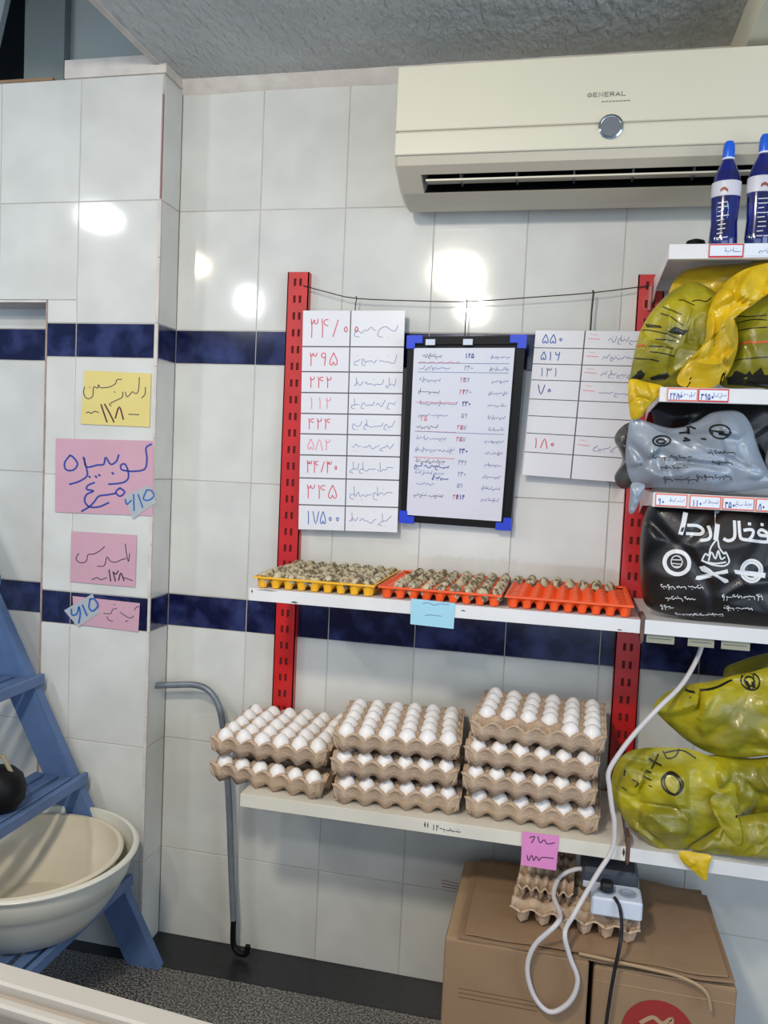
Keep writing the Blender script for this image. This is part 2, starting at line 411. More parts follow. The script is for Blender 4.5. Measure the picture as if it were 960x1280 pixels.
MB().prism([(-.212, 2.167), (-.168, 2.212), (-.112, 2.179), (-.163, 2.139), (-.158, 2.142), (-.118, 2.176), (-.167, 2.206), (-.208, 2.166)], 0, ax0+.064, ax1-.064).build('air_outlet', DARK, ac)
MB().prism([(-.206, 2.157), (-.170, 2.160), (-.170, 2.156), (-.206, 2.153)], 0, ax0+.072, ax1-.075).build('louver', CREAM, ac)
for i in range(7):
    x = ax0+.155+i*.135
    MB().prism([(-.204, 2.170), (-.16, 2.19), (-.15, 2.155), (-.190, 2.152)], 0, x, x+.004).build('fin', GREYD, ac)
e = MB().lathe([(.0275, 0), (.0275, .005), (.0235, .007), (.022, .006)], seg=32).xf(Matrix.Translation((1.188, -.2575, 2.243)) @ Matrix.Rotation(radians(90), 4, 'X')).build('emblem_ring', CHROME, ac, True)
MB().lathe([(.022, 0), (.022, .0065)], seg=32).xf(Matrix.Translation((1.188, -.2575, 2.243)) @ Matrix.Rotation(radians(90), 4, 'X')).build('display', GREYD, e)
LETTERS = {'G': [[(.9,.8),(.5,1),(.1,.7),(.1,.3),(.5,0),(.9,.2),(.9,.5),(.55,.5)]], 'E': [[(.9,1),(.1,1),(.1,0),(.9,0)],[(.1,.5),(.8,.5)]], 'N': [[(.1,0),(.1,1),(.9,0),(.9,1)]],
           'R': [[(.1,0),(.1,1),(.7,1),(.9,.75),(.7,.5),(.1,.5)],[(.5,.5),(.9,0)]], 'A': [[(.05,0),(.5,1),(.95,0)],[(.25,.35),(.75,.35)]], 'L': [[(.1,1),(.1,0),(.9,0)]]}
def latin(t, x, y, h, w):
    return [[(x+(i+p[0]*.8)*w, y+p[1]*h) for p in s] for i, c in enumerate(t) for s in LETTERS.get(c, [])]
LOGO = mat('grey_logo_print', (120,116,106), .5)
ink('logo_lettering', ac, LOGO, latin('GENERAL', 1.132, 2.312, .0085, .0125) + [[(1.165+i*.008, 2.300), (1.170+i*.008, 2.3005)] for i in range(8)], lambda u, v: (u, -.2587, v), .0022, 1)

# ------------------------------------------------------------------ red slotted posts
def post(x0, x1, z0, z1, label):
    t = thing('slotted_post', label, 'post', ((x0+x1)/2, -.02, z0), 'red slotted posts')
    zs = []; z = z1-.028
    while z > z0+.03: zs.append(z); z -= .0465
    w = x1-x0; xs = [x0, x0+w*.30, x0+w*.42, x0+w*.56, x0+w*.68, x1]
    cuts = [z1]
    for z in zs: cuts += [z+.010, z-.010]
    cuts.append(z0)
    mb = MB()
    for i in range(len(cuts)-1):
        for j in range(5):
            if i % 2 == 1 and j in (1, 3): continue
            mb.box(xs[j], xs[j+1], -.024, -.021, cuts[i+1], cuts[i])
    mb.box(x0, x0+.003, -.024, 0, z0, z1).box(x1-.003, x1, -.024, 0, z0, z1)
    mb.build('channel', RED, t)
    MB().box(x0+.003, x1-.003, -.0195, -.0175, z0, z1).build('inner_web', SLOT, t)
    return t
post(.345, .407, .60, 1.977, 'red slotted steel post left of the price boards')
post(1.285, 1.350, .60, 1.966, 'red slotted steel post between egg shelves and bag shelves')
MB().tube([(1.316, -.028, 1.935), (1.316, -.028, 1.875)], .005).xf(Matrix.Identity(4)).build('spare_hook', WIRE, None)
tag(bpy.data.objects['spare_hook'], 'short pale metal strip hanging on the right red post', 'hook')
bpy.data.objects['spare_hook'].data.materials[0] = mat('rusty_pale_strip', (178,120,108), .6)

# ------------------------------------------------------------------ shelves
def shelf(label, x0, x1, z, m, depth=.35, lip=.030, chips=()):
    t = thing('wall_shelf', label, 'shelf', ((x0+x1)/2, -.026, z-lip))
    MB().box(x0, x1, -depth, -.026, z-.0025, z).build('shelf_board', m, t)
    MB().box(x0, x1, -depth-.001, -depth+.0015, z-lip, z+.0005, .0006).box(x0, x1, -depth, -depth+.012, z-lip, z-lip+.0015).build('front_lip', m, t)
    MB().box(x0, x1, -.028, -.026, z-lip, z).build('rear_lip', m, t)
    for xa in (x0, x1-.002):
        MB().prism([(-.026, z-.0025), (-depth+.002, z-.0025), (-depth+.002, z-lip+.002), (-.10, z-lip-.008), (-.026, z-lip-.03)], 0, xa, xa+.002).build('bracket', m, t)
    if chips:
        mb = MB()
        for (cx, cz, w, h) in chips: mb.add([(cx-w, -depth-.0016, cz), (cx-w*.2, -depth-.0016, cz+h), (cx+w, -depth-.0016, cz+h*.2), (cx+w*.3, -depth-.0016, cz-h*.6)], [(0, 1, 2, 3)])
        mb.build('chipped_paint', CHIP, t)
    return t
SA = .392; SB = 1.3135
shelf('white steel shelf holding the quail egg trays', SA, SB, 1.138, SHELF, chips=((.51, 1.112, .010, .003), (.40, 1.13, .002, .006), (.92, 1.126, .006, .002), (1.27, 1.112, .006, .002), (.44, 1.136, .03, .0015)))
shelf('cream steel shelf holding the white egg stacks', SA-.004, SB, .621, SHELFC, lip=.032, chips=((.855, .607, .002, .010), (.862, .607, .0015, .01), (1.309, .607, .003, .014)))
BA, BB = 1.3225, 2.26
for z, lb in ((1.955, 'white steel shelf under the blue bottles'), (1.650, 'white steel shelf under the patterned yellow bags'), (1.421, 'white steel shelf under the silver grey bag'),
              (1.139, 'white steel shelf under the black charcoal bag'), (.620, 'white steel shelf under the plain yellow bags at the bottom')):
    shelf(lb, BA, BB, z, SHELF, lip=.031)
ink('handwriting', bpy.data.objects['wall_shelf.001'], INKK, [[(p[0], p[1]) for p in s] for s in digits('12-', .872, .598, .014) + scribble(.90, .94, .602, .008, 4)], lambda u, v: (u, -.3516, v), .0018)
# brown clip joining the two bays
for i, (cz, lb) in enumerate(((1.105, 'rusty brown bracket end between the two middle shelves'), (.600, 'rusty brown bracket end between the two lowest shelves'))):
    o = MB().prism([(1.314, cz+.045), (1.3215, cz+.045), (1.3215, cz-.012), (1.317, cz-.02), (1.314, cz-.005)], 1, -.353, -.30).build('shelf_bracket_end', mat('rusty_brown_steel', (110,78,64), .6, var=.4, vscale=60)); tag(o, lb, 'bracket')

# price tags clipped on the lips of the right-hand shelves
def price_tag(px0, px1, py, z0, z1, border, seed, label, txt='', left=None):
    a = at(px0, py, -.352).x; b = at(px1, py, -.352).x
    t = thing('price_tag', label, 'price tag', ((a+b)/2, -.352, z0), 'price tags on the shelf edges')
    MB().box(a, b, -.3535, -.3516, z0, z1).build('tag_border', border, t)
    MB().box(a+.002, b-.002, -.3545, -.3534, z0+.003, z1-.003).build('tag_card', TAGW, t)
    mpf = lambda u, v: (u, -.3549, v)
    w = b-a; h = z1-z0
    if txt: ink('price_digits', t, INKB, digits(txt, a+w*.08, z0+h*.12, h*.5, w*.11), mpf, .0016)
    ink('handwriting', t, INKF, scribble(a+w*.45, b-w*.08, z0+h*.42, h*.30, seed), mpf, .0011)
for (z, py, L) in ((1.955, 313, [(886, 929, TAGR, ''), (930, 975, TAGW, '')]),
                   (1.650, 492, [(834, 872, TAGO, '2480'), (873, 911, TAGR, '3950')]),
                   (1.421, 625, [(819, 859, TAGO, '90'), (862, 901, TAGO, '110'), (903, 943, TAGO, '350'), (945, 985, TAGO, '80')])):
    nm = {1.955: 'bottle shelf', 1.650: 'patterned yellow bag shelf', 1.421: 'silver bag shelf'}[z]
    for i, (p0, p1, b, tx) in enumerate(L):
        od = ['first', 'second', 'third', 'fourth'][i]
        price_tag(p0, p1, py, z-.029, z-.001, b, int(z*100)+i, f'{"red" if b is TAGR else "orange" if b is TAGO else "plain white"} edged price tag, {od} from the red post, {nm}', tx)
for i, (p0, p1) in enumerate(((808, 843), (860, 893), (902, 938))):
    a = at(p0, 797, -.34).x; b = at(p1, 797, -.34).x
    t = thing('label_holder', 'faded cream ticket holder under the black charcoal bag, %s from the red post' % ['first', 'second', 'third'][i], 'label holder', ((a+b)/2, -.34, 1.085), 'ticket holders under the charcoal bag shelf')
    MB().box(a, b, -.342, -.340, 1.088, 1.107).build('holder', mat('faded_cream_holder', (150,150,128), .6), t)
    ink('handwriting', t, INKK, [[(a+.005, 1.098), (b-.006, 1.098)]], lambda u, v: (u, -.3426, v), .0012, 1)

# ------------------------------------------------------------------ wire, hooks, price boards
wp = [at(379, 357, -.028), at(412, 366, -.034), at(445, 373, -.036), at(515, 376, -.036), at(583, 377, -.036), at(660, 372, -.036), at(740, 366, -.036), at(812, 357, -.028)]
o = MB().tube(smooth_path(wp, 3), .0014, 6).build('hanging_wire', WIRE, smooth=True); tag(o, 'thin dark wire strung between the two red posts', 'wire')
for i, (a, b, lb) in enumerate((((445, 372), (444, 388), 'wire hook holding the left price board'), ((583, 376), (581, 421), 'wire hook holding the black framed board'), ((741, 365), (738, 413), 'dark wire hook holding the right price board'))):
    p, q = at(*a, -.037), at(*b, -.037)
    o = MB().tube([p+Vector((0, -.002, .004)), p+Vector((.002, 0, -.002)), (p+q)/2, q], .0016 if i < 2 else .0025, 6).build('wire_hook', WIRE, smooth=True); tag(o, lb, 'hook', 'hooks on the wire')
def plate_map(c, Yt, Yb, off):
    P = [at(*c[0], Yt), at(*c[1], Yt), at(*c[2], Yb), at(*c[3], Yb)]      # TL TR BL BR
    nrm = (P[1]-P[0]).cross(P[2]-P[0]).normalized()
    if nrm.y > 0: nrm = -nrm
    def mp(u, v, o=0): 
        t = P[0].lerp(P[1], u); b = P[2].lerp(P[3], u); return t.lerp(b, 1-v) + nrm*(off+o)
    return mp
def slab(mb, mp, u0, u1, v0, v1, d0, d1):
    P = [mp(u, v, d) for d in (d0, d1) for (u, v) in ((u0, v0), (u1, v0), (u1, v1), (u0, v1))]
    mb.add(P, [(3,2,1,0),(4,5,6,7),(0,1,5,4),(1,2,6,5),(2,3,7,6),(3,0,4,7)]); return mb
def board(label, corners, Y, rows, split, texts, seed):
    root = at(*corners[2], Y); t = thing('price_board', label, 'price board', root, 'white strip price boards')
    mp = plate_map(corners, Y, Y+.01, 0)
    slab(MB(), mp, .005, .995, .002, .998, 0, .004).build('back_plate', mat('board_groove', (96,92,94), .6), t)
    H = rows[-1]-rows[0]; asp = (mp(1, .5)-mp(0, .5)).length/(mp(.5, 1)-mp(.5, 0)).length
    for i in range(len(rows)-1):
        v1 = 1-(rows[i]-rows[0])/H; v0 = 1-(rows[i+1]-rows[0])/H
        for k, (u0, u1) in enumerate(((0, split-.006), (split+.006, 1))):
            p = slab(MB(), mp, u0, u1, v0+.0028, v1-.0028, .004, .007).build('strip', PAPER, t)
            kind = texts[i][k]
            f = lambda u, v: mp(u, v, .0075)
            g = lambda st: [[(u0+(x)*(u1-u0), v0+y*(v1-v0)) for x, y in s] for s in st]
            cw = (u1-u0)*asp/(v1-v0)                  # cell aspect
            if not kind: continue
            inkm, txt = kind
            st = []
            if txt == '~': st = scribble(.10*cw, .88*cw, .42, .34, seed*50+i*2+k)
            elif txt.startswith('~+'): st = scribble(.35*cw, .93*cw, .42, .34, seed*50+i)
            else: st = digits(txt, .14*cw, .22, .56, .30 if len(txt) > 4 else .42)
            st = [[(x/cw, y) for x, y in s] for s in st]
            mb = MB()
            # ribbons in a metric frame so that the strokes keep an even width
            hh = (mp(u0, v1)-mp(u0, v0)).length; ww = (mp(u1, v0)-mp(u0, v0)).length
            fm = lambda a, b: f(u0+a/ww*(u1-u0), v0+b/hh*(v1-v0))
            for s in st: ribbon(mb, [(x*ww, y*hh) for x, y in s], .0024 if txt[0] != '~' else .0015, fm, 3)
            if mb.v: mb.build('handwriting', inkm, p)
            if txt.startswith('~+'):
                mb = MB(); ribbon(mb, [(ww*.05, hh*.55), (ww*.25, hh*.52)], .002, fm, 1); ribbon(mb, [(ww*.08, hh*.8), (ww*.2, hh*.75)], .0012, fm, 1); mb.build('handwriting', INKP, p)
    return t
tx = [((INKR, '34/00'), (INKF, '~')), ((INKR, '395'), (INKF, '~')), ((INKR, '242'), (INKF, '~')), ((INKP, '112'), (INKF, '~')), ((INKR, '424'), (INKF, '~')), ((INKP, '582'), (INKF, '~')),
      ((INKR, '34/30'), (INKF, '~')), ((INKR, '345'), (INKF, '~')), ((INKB2, '17500'), (INKF, '~'))]
board('white price board of nine rows with red numbers beside the left red post', [(380, 388), (507, 388), (374, 662), (497, 666)], -.040,
      [388, 433, 464, 490, 516, 541.5, 568, 597, 631, 663], .475, tx, 1)
tx = [((INKB2, '550'), (INKF, '~+')), ((INKB2, '516'), (INKF, '~+')), ((INKF, '131'), (INKF, '~+')), ((INKB, '70'), (INKF, '~+')), (None, None), (None, None), ((INKR, '180'), (INKF, '~+')), (None, None)]
board('white price board with blue numbers partly behind the yellow and grey bags', [(670, 413), (806, 414), (653, 594), (786, 604)], -.040,
      [413, 435, 455, 475, 499, 520, 542, 566, 596], .46, tx, 2)
# framed board
cr = [(511, 421), (658, 420), (501, 651), (638, 661)]
t = thing('framed_board', 'black framed whiteboard with blue corners and a handwritten list, hanging from the wire', 'framed board', at(570, 655, -.03))
mp = plate_map(cr, -.075, -.022, 0)
mb = MB(); fw = .062; fh = .040
for a in ((0, 1, 0, fh), (0, 1, 1-fh, 1), (0, fw, fh, 1-fh), (1-fw, 1, fh, 1-fh)): slab(mb, mp, *a, 0, .010)
slab(mb, mp, .01, .99, .01, .99, -.002, .002); mb.build('frame', DARK, t)
MB().add([], []); slab(MB(), mp, .058, .915, .040, .94, .0035, .0115).build('sheet', PAPW, t)
for (ua, va) in ((0, 0), (1, 0), (0, 1), (1, 1)):
    mb = MB(); du = .13 if ua == 0 else -.13; dv = .062 if va == 0 else -.062
    u0, u1 = sorted((ua-(du*.06), ua+du)); v0, v1 = sorted((va-dv*.1, va+dv))
    slab(mb, mp, u0, u1, *sorted((va-dv*.1, va+dv*.55)), .0035, .0150); slab(mb, mp, *sorted((ua-du*.06, ua+du*.5)), v0, v1, .003, .0148)
    mb.build('corner_cap', BLUEC, t)
for u in (.20, .52):
    c = slab(MB(), mp, u-.04, u+.04, .955, .985, .010, .019); c.build('clip', WPLAST, t)
ww = (mp(1, .5)-mp(0, .5)).length; hh = (mp(.5, 1)-mp(.5, 0)).length
fm = lambda a, b: mp(a/ww, b/hh, .0121)
groups = {INKF: [], INKR: [], INKB: [], INKK: []}
R = random.Random(8)
for i in range(13):
    y = (.895-i*.062)*hh
    groups[INKF if i % 3 else INKK] += scribble(.12*ww, R.choice([.30, .38, .46])*ww, y, .010, 100+i)
    groups[INKB if i % 4 == 0 else INKF] += digits(R.choice(['342', '230', '125', '87', '414', '56']), .50*ww, y-.004, .013)
    groups[INKF] += scribble(.73*ww, .88*ww, y-.002, .008, 200+i)
    if i in (2, 3, 6, 7, 12): groups[INKR] += digits(R.choice(['24', '35', '9']), .47*ww, y-.004, .013)
for i, y in enumerate((.862, .655, .50, .36)):
    groups[INKR].append([((.10+.04*k)*ww, (y+(.006 if k % 2 and i == 0 else .001*(k % 2)))*hh) for k in range(10)])
for y in (.862, .815, .50): groups[INKF].append([(.10*ww, y*hh), (.88*ww, (y-.002)*hh)])
groups[INKR] += digits('25', .14*ww, .555*hh, .016); groups[INKB] += scribble(.12*ww, .42*ww, .31*hh, .014, 77) + scribble(.28*ww, .42*ww, .25*hh, .008, 78)
for m, st in groups.items():
    mb = MB()
    for s in st: ribbon(mb, s, .0013 if m is not INKB else .002, fm, 3)
    mb.build('handwriting', m, bpy.data.objects['sheet'])

# ------------------------------------------------------------------ cards on the pillar (strokes traced in the photograph's frame)
CY = PY-.0022
def card(name, label, m, c, Y=CY, thick=.0012):
    P = [at(*p, Y) for p in c]; cc = sum(P, Vector())/4
    t = thing(name, label, 'card' if name != 'price_sticker' else 'sticker', (cc.x, Y, min(p.z for p in P)), None)
    n = len(P); vs = [p for p in P] + [p+Vector((0, -thick, 0)) for p in P]
    MB().add(vs, [tuple(range(n)), tuple(range(2*n-1, n-1, -1))] + [(i, (i+1) % n, n+(i+1) % n, n+i) for i in range(n)]).build('paper', m, t)
    return t
def trace(t, m, strokes, ox, oy, s, wpx, Y, n=4):
    mpx = lambda u, v: at(u, v, Y)
    return ink('handwriting', t, m, [[(ox+x*s, oy+y*s) for x, y in st] for st in strokes], mpx, wpx, n)
k6 = 1/6
t = card('price_card', 'yellow card with dark handwriting, top one on the pillar', YCARD, [(106, 463), (189, 467), (187, 534), (101, 530)])
trace(t, INKK, [[(790,265),(788,315),(762,345)],[(745,190),(738,290),(715,312),(692,298),(672,322),(650,335),(640,300)],[(620,300),(615,340),(560,368),(520,392),(535,405)],
                [(612,205),(578,208),(565,238),(520,262),(455,268),(438,245),(432,272),(402,262),(396,328),(368,350),(340,338),(326,300),(335,262)],[(555,298),(562,302)],[(370,262),(374,266)],
                [(345,458),(365,450),(385,460),(410,445),(440,455)],[(665,467),(742,470)]], 50, 440, k6, 1.1, CY-.0015)
trace(t, mat('dark_maroon_ink', (86,24,36), .6), [[(458,395),(478,455),(502,525)],[(485,392),(520,455),(555,525)],[(565,495),(595,412),(625,505)]], 50, 440, k6, 1.9, CY-.0015)
t = card('price_card', 'large pink card with thick blue writing, second from top on the pillar', PCARD, [(70, 548), (192, 551), (191, 645), (69, 640)])
trace(t, INKB, [[(835,692),(795,720),(802,800),(785,878),(700,895),(642,890),(610,880),(606,850),(635,840),(657,880),(662,945),(620,980),(515,992)],
                [(590,772),(572,820),(530,842),(492,790),(478,842),(430,848),(350,862),(332,800)],[(325,790),(348,870),(352,930),(290,972),(222,992)],
                [(225,775),(185,830),(195,882),(250,885),(282,840),(250,790),(225,775)],[(540,905),(552,915)],[(366,932),(376,940)],[(415,930),(425,940)],[(440,920),(450,928)],
                [(600,1020),(568,1050),(600,1082),(635,1050),(600,1020)],[(570,1060),(500,1072),(440,1082),(408,1122),(370,1160),(312,1195)],
                [(408,980),(360,1000),(350,1030),(402,1042),(348,1070),(335,1120),(370,1160),(440,1162),(515,1130)]], 50, 440, k6, 2.3, CY-.0015)
t = card('price_sticker', 'small clear sticker with blue numbers on the large pink card corner', CLEAR, [(156, 620), (186, 606), (195, 628), (166, 649)], CY-.002, .0004)
trace(t, INKB2, [[(640,1105),(650,1142),(685,1112)],[(702,1068),(705,1190)],[(735,1068),(770,1165)],[(800,1035),(775,1100),(812,1112),(855,1080),(835,1040),(800,1035)]], 50, 440, k6, 1.7, CY-.0030)
t = card('price_card', 'medium pink card with thin purple writing, third from top on the pillar', PCARD, [(90, 664), (171, 669), (169, 734), (88, 727)])
trace(t, INKK, [[(640,360),(650,440),(664,492),(672,430)],[(645,468),(600,482),(570,496),(530,490),(502,458),(482,522),(430,526)],
                [(485,378),(450,410),(400,436),(360,440),(346,490),(300,500),(270,470),(290,430)],[(630,612),(695,635)],[(390,628),(430,612),(455,628),(500,612)]], 50, 620, k6, 1.1, CY-.0015)
trace(t, INKK, [[(518,555),(530,638)],[(548,568),(565,638)],[(556,578),(572,585),(586,562)],[(590,632),(606,578),(630,635)]], 50, 620, k6, 1.6, CY-.0015)
t = card('price_card', 'narrow pink card across the lower navy band on the pillar', PCARD, [(91, 745), (175, 754), (173, 790), (93, 780)])
trace(t, INKK, [[(745,830),(725,832),(708,855)],[(702,900),(682,915),(650,905),(602,872)],[(575,845),(545,850),(530,882),(478,880)],[(500,905),(520,932),(545,938)],[(640,942),(660,935)],[(555,812),(560,818)]], 50, 620, k6, .9, CY-.0015)
t = card('price_sticker', 'small white sticker with blue numbers over the narrow pink card', CLEAR, [(80, 763), (116, 742), (124, 766), (98, 784)], CY-.002, .0004)
trace(t, INKB2, [[(235,850),(240,892),(275,885),(290,835)],[(292,830),(302,880),(290,952)],[(318,818),(352,895)],[(375,775),(368,838),(398,862),(435,820),(405,772),(375,775)]], 50, 620, k6, 2.0, CY-.0030)
# cards on the shelf lips
t = card('price_card', 'light blue card with faint writing taped under the quail egg shelf edge', BCARD, [(514, 748), (569, 754), (567, 786), (513, 780)], -.3525)
trace(t, INKF, [[(365,290),(400,285),(440,300),(480,292),(540,298)],[(380,370),(420,366),(490,375)]], 460, 700, .1875, .7, -.3545)
t = card('price_card', 'bright pink card with dark numbers stuck on the white egg shelf edge', MCARD, [(653, 1039), (699, 1045), (695, 1088), (651, 1081)], -.3535)
trace(t, INKK, [[(430,795),(455,790),(440,820)],[(470,790),(480,820),(500,805),(515,825),(550,820)],[(418,880),(425,905),(440,880),(450,905),(462,885),(475,905),(490,890),(545,895)]], 550, 840, 250/960, 1.1, -.3555)

# ------------------------------------------------------------------ pipe
pp = [at(189, 857, -.06), at(220, 856, -.06), at(243, 856, -.06), at(258, 861, -.06), at(269, 873, -.06), at(276, 892, -.06), at(281, 930, -.058), at(286, 1000, -.055), at(289, 1080, -.05), at(292, 1150, -.05)]
t = thing('bent_pipe', 'grey bent metal pipe standing against the wall beside the egg shelf', 'pipe', (pp[-1].x, -.05, 0))
MB().tube(smooth_path(pp, 4), .0095, 12).build('pipe', PIPE, t, True)
q = pp[-1]
MB().tube(smooth_path([q+Vector((0, 0, .01)), (q.x, q.y, .06), (q.x+.004, q.y, .030), (q.x+.022, q.y-.006, .018), (q.x+.045, q.y-.008, .020), (q.x+.050, q.y-.008, .045)], 4), .0085, 10).build('elbow', DARK, t, True)

# ------------------------------------------------------------------ chicken eggs and pulp trays
def hfield(nx, ny, pxx, pyy, H, res, f, pad=0):
    mb = MB(); W_, D_ = nx*pxx, ny*pyy; NX, NY = nx*res, ny*res
    st = lambda x, hw, p: x if abs(x) < hw-p/2 or not pad else (1 if x > 0 else -1)*((hw-p/2)+(abs(x)-hw+p/2)*(1+pad/(p/2)))
    for i in range(NX+1):
        for j in range(NY+1):
            u = i/res; v = j/res
            s = (cos(2*pi*u)+cos(2*pi*v))/2; mb.v.append((st(u*pxx-W_/2, W_/2, pxx), st(v*pyy-D_/2, D_/2, pyy), f(u, v, (s+1)/2, i in (0, NX) or j in (0, NY))*H))
    for i in range(NX):
        for j in range(NY):
            a = i*(NY+1)+j; mb.f.append((a, a+NY+1, a+NY+2, a+1))
    return mb
PX, PYY = .0500, .0535
tm = hfield(6, 5, PX, PYY, .053, 8, lambda u, v, t, e: (.72+.24*sst(.5, 1, t)) if e else .03+.79*sst(.25, .50, t)+.18*sst(.5, 1, t), .0035)
def apron(mb, nx, ny, px, py, pad, H):
    hw, hd = nx*px/2+pad, ny*py/2+pad
    for (n, ax, ay, bx, by, ox, oy) in ((nx, -hw, -hd, hw, -hd, 0, -1), (ny, hw, -hd, hw, hd, 1, 0), (nx, hw, hd, -hw, hd, 0, 1), (ny, -hw, hd, -hw, -hd, -1, 0)):
        k0 = len(mb.v); N = n*8
        for i in range(N+1):
            t = i/N; c = -cos(2*pi*t*n); e = min(1, min(t, 1-t)*n*2)
            for (zf, tap, fl) in ((1.0, .0045, 0), (.96, .0015, .3), (.70, -.0010, 1), (.42, -.0045, 1), (.09, -.0110, 1)):
                z = H*(zf-((.16+.11*c) if zf == 1 else (.18+.11*c) if zf == .96 else .03*c if zf == .70 else 0) - ((.10*(c-.2)) if zf == .09 else 0))
                o = tap+.0052*c*fl*e
                mb.v.append((ax+(bx-ax)*t+ox*o, ay+(by-ay)*t+oy*o, z))
        for i in range(N):
            for j in range(4): a = k0+i*5+j; mb.f.append((a, a+1, a+6, a+5))
tm_open = tm.mesh('open_pulp_tray', PULP, True)
apron(tm, 6, 5, PX, PYY, .0035, .053)
tm = tm.mesh('pulp_tray', PULP, True)
def egg_mesh(L, Wd, m, seg=16, rings=11):
    pr = []
    for i in range(rings+1):
        a = pi*i/rings; z = -cos(a); r = sin(a)*(1-.13*z)
        pr.append((max(r, .02)*Wd/2, z*L/2))
    return MB().lathe(pr, seg=seg).mesh('egg', m, True)
EM = egg_mesh(.058, .0455, EGG)
def pulp_tray(label, c, rot, group='stacked pulp trays of white eggs'):
    o = link('egg_tray', tm); o.location = c; o.rotation_euler = rot; tag(o, label, 'egg tray', group)
    md = o.modifiers.new('thick', 'SOLIDIFY'); md.thickness = .0022; md.offset = -1
    return o
RE = random.Random(11)
ORD = ['first', 'second', 'third', 'fourth', 'fifth', 'sixth', 'seventh', 'eighth', 'ninth']
def rowname(j, n): return 'front row' if j == 0 else 'rear row' if j == n-1 else ORD[j]+' row back'
def colname(i, n): return 'leftmost' if i == 0 else 'rightmost' if i == n-1 else ORD[i]+' from left'
def fill(tray_o, cells, label, group, lift=.0395):
    M = Matrix.LocRotScale(tray_o.location, tray_o.rotation_euler, None)
    for (i, j) in cells:
        p = M @ Vector(((i+.5)*PX-3*PX, (j+.5)*PYY-2.5*PYY, lift+RE.uniform(-.0015, .0025)))
        o = link('egg', EM); o.location = p; s = RE.uniform(.95, 1.04)
        o.scale = (s, s, RE.uniform(.95, 1.03)); o.rotation_euler = (RE.uniform(-.12, .12), RE.uniform(-.12, .12), RE.uniform(0, 6))
        tag(o, f'{label}, {rowname(j, 5)}, {colname(i, 6)}', 'egg', group)
ZS = .6215
def stack(name, cx, cy, levels, pitch, rots, offs, skip):
    lv = ['bottom', 'second', 'third', 'top']
    for k in range(levels):
        pos = 'top' if k == levels-1 else 'bottom' if k == 0 else ('middle' if levels == 3 else ['', 'second from bottom', 'third from bottom'][k])
        o = pulp_tray(f'brown pulp egg tray, {pos} one of the {name} stack', (cx+offs[k][0], cy+offs[k][1], ZS+k*pitch+.001), (0, 0, radians(rots[k])))
        if k == levels-1:
            fill(o, [(i, j) for i in range(6) for j in range(5) if (i, j) not in skip], f'white egg in top tray of {name} stack', f'eggs in the top tray of the {name} stack')
        else:
            fill(o, [(i, 0) for i in range(6)] + [(0, j) for j in range(1, 5)], f'white egg peeping from {pos.split()[0]} tray of {name} stack', f'eggs in the {pos} tray of the {name} stack', .0355)
stack('left', .440, -.172, 2, .0690, (-7, 0), ((.012, -.012), (0, 0)), ())
stack('middle', .758, -.192, 3, .0640, (4.5, 4.5, 5.4), ((.008, .0), (.0, .0), (0, 0)), ())
stack('right', 1.103, -.186, 4, .0625, (-2, -1, -1, -2), ((.0, .004), (-.012, -.004), (-.010, .0), (.003, .0)), {(0, 0), (1, 0), (2, 0), (3, 0)})

# ------------------------------------------------------------------ quail eggs
QX = .0333; QN = 9
def qf(u, v, t, e):
    return 1.0 if e else .03+.97*sst(.12, .80, t)
def qtray(label, cx, m, rz):
    t = thing('quail_egg_tray', label, 'egg tray', (cx, -.185, 1.1385), 'coloured plastic trays on the quail egg shelf')
    t.rotation_euler = (0, 0, rz)
    me = hfield(QN, QN, QX, QX*1.03, .028, 6, qf).mesh('cup_grid', m, True); link('cup_grid', me, t)
    w = QN*QX/2; d = QN*QX*1.03/2; mb = MB()
    for x0, x1, y0, y1 in ((-w-.004, w+.004, -d-.004, -d), (-w-.004, w+.004, d, d+.004), (-w-.004, -w, -d, d), (w, w+.004, -d, d)): mb.box(x0, x1, y0, y1, .0245, .029)
    for i in range(QN):      # outer halves of the edge cups
        for s in (-1, 1):
            cx_ = (i+.5)*QX-w; mb.lathe([(.0085, .001), (.0100, .004), (.0132, .0245)], (cx_, s*(d-.0135), 0), 10)
            mb.lathe([(.0085, .001), (.0100, .004), (.0132, .0245)], (s*(w-.0135), (i+.5)*QX*1.03-d, 0), 10)
    o = link('rim', mb.mesh('rim', m, True), t)
    return t
QM = egg_mesh(.034, .0262, QUAIL, 12, 8); RQ = random.Random(21)
def qeggs(tr, cells, label, group, extra=0, lying=False):
    M = Matrix.LocRotScale(tr.location, tr.rotation_euler, None)
    for (i, j) in cells:
        p = M @ Vector(((i+.5)*QX-QN*QX/2, (j+.5-QN/2)*QX*1.03, .0235+RQ.uniform(-.001, .002)))
        o = link('quail_egg', QM); o.location = p; tl = 1.2 if lying else .35
        o.rotation_euler = (RQ.uniform(-tl, tl), RQ.uniform(-tl, tl), RQ.uniform(0, 6)); s = RQ.uniform(1.02, 1.18); o.scale = (s, s, s); tag(o, f'{label}, {rowname(j, 9)}, {colname(i, 9)}', 'quail egg', group)
    for k in range(extra):
        p = M @ Vector((RQ.uniform(-.12, .12), RQ.uniform(-.11, .14), .043))
        o = link('quail_egg', QM); o.location = p; o.rotation_euler = (RQ.uniform(1.2, 1.8), 0, RQ.uniform(0, 6)); tag(o, label, 'quail egg', group)
q1 = qtray('yellow plastic tray heaped with speckled quail eggs, at the shelf\'s left end', .552, YELP, 0)
qeggs(q1, [(i, j) for i in range(9) for j in range(9)], 'quail egg in the yellow tray', 'quail eggs in the yellow tray', 0, True)
q2 = qtray('orange plastic tray mostly full of quail eggs, beside the yellow tray', .860, ORANGE, 0)
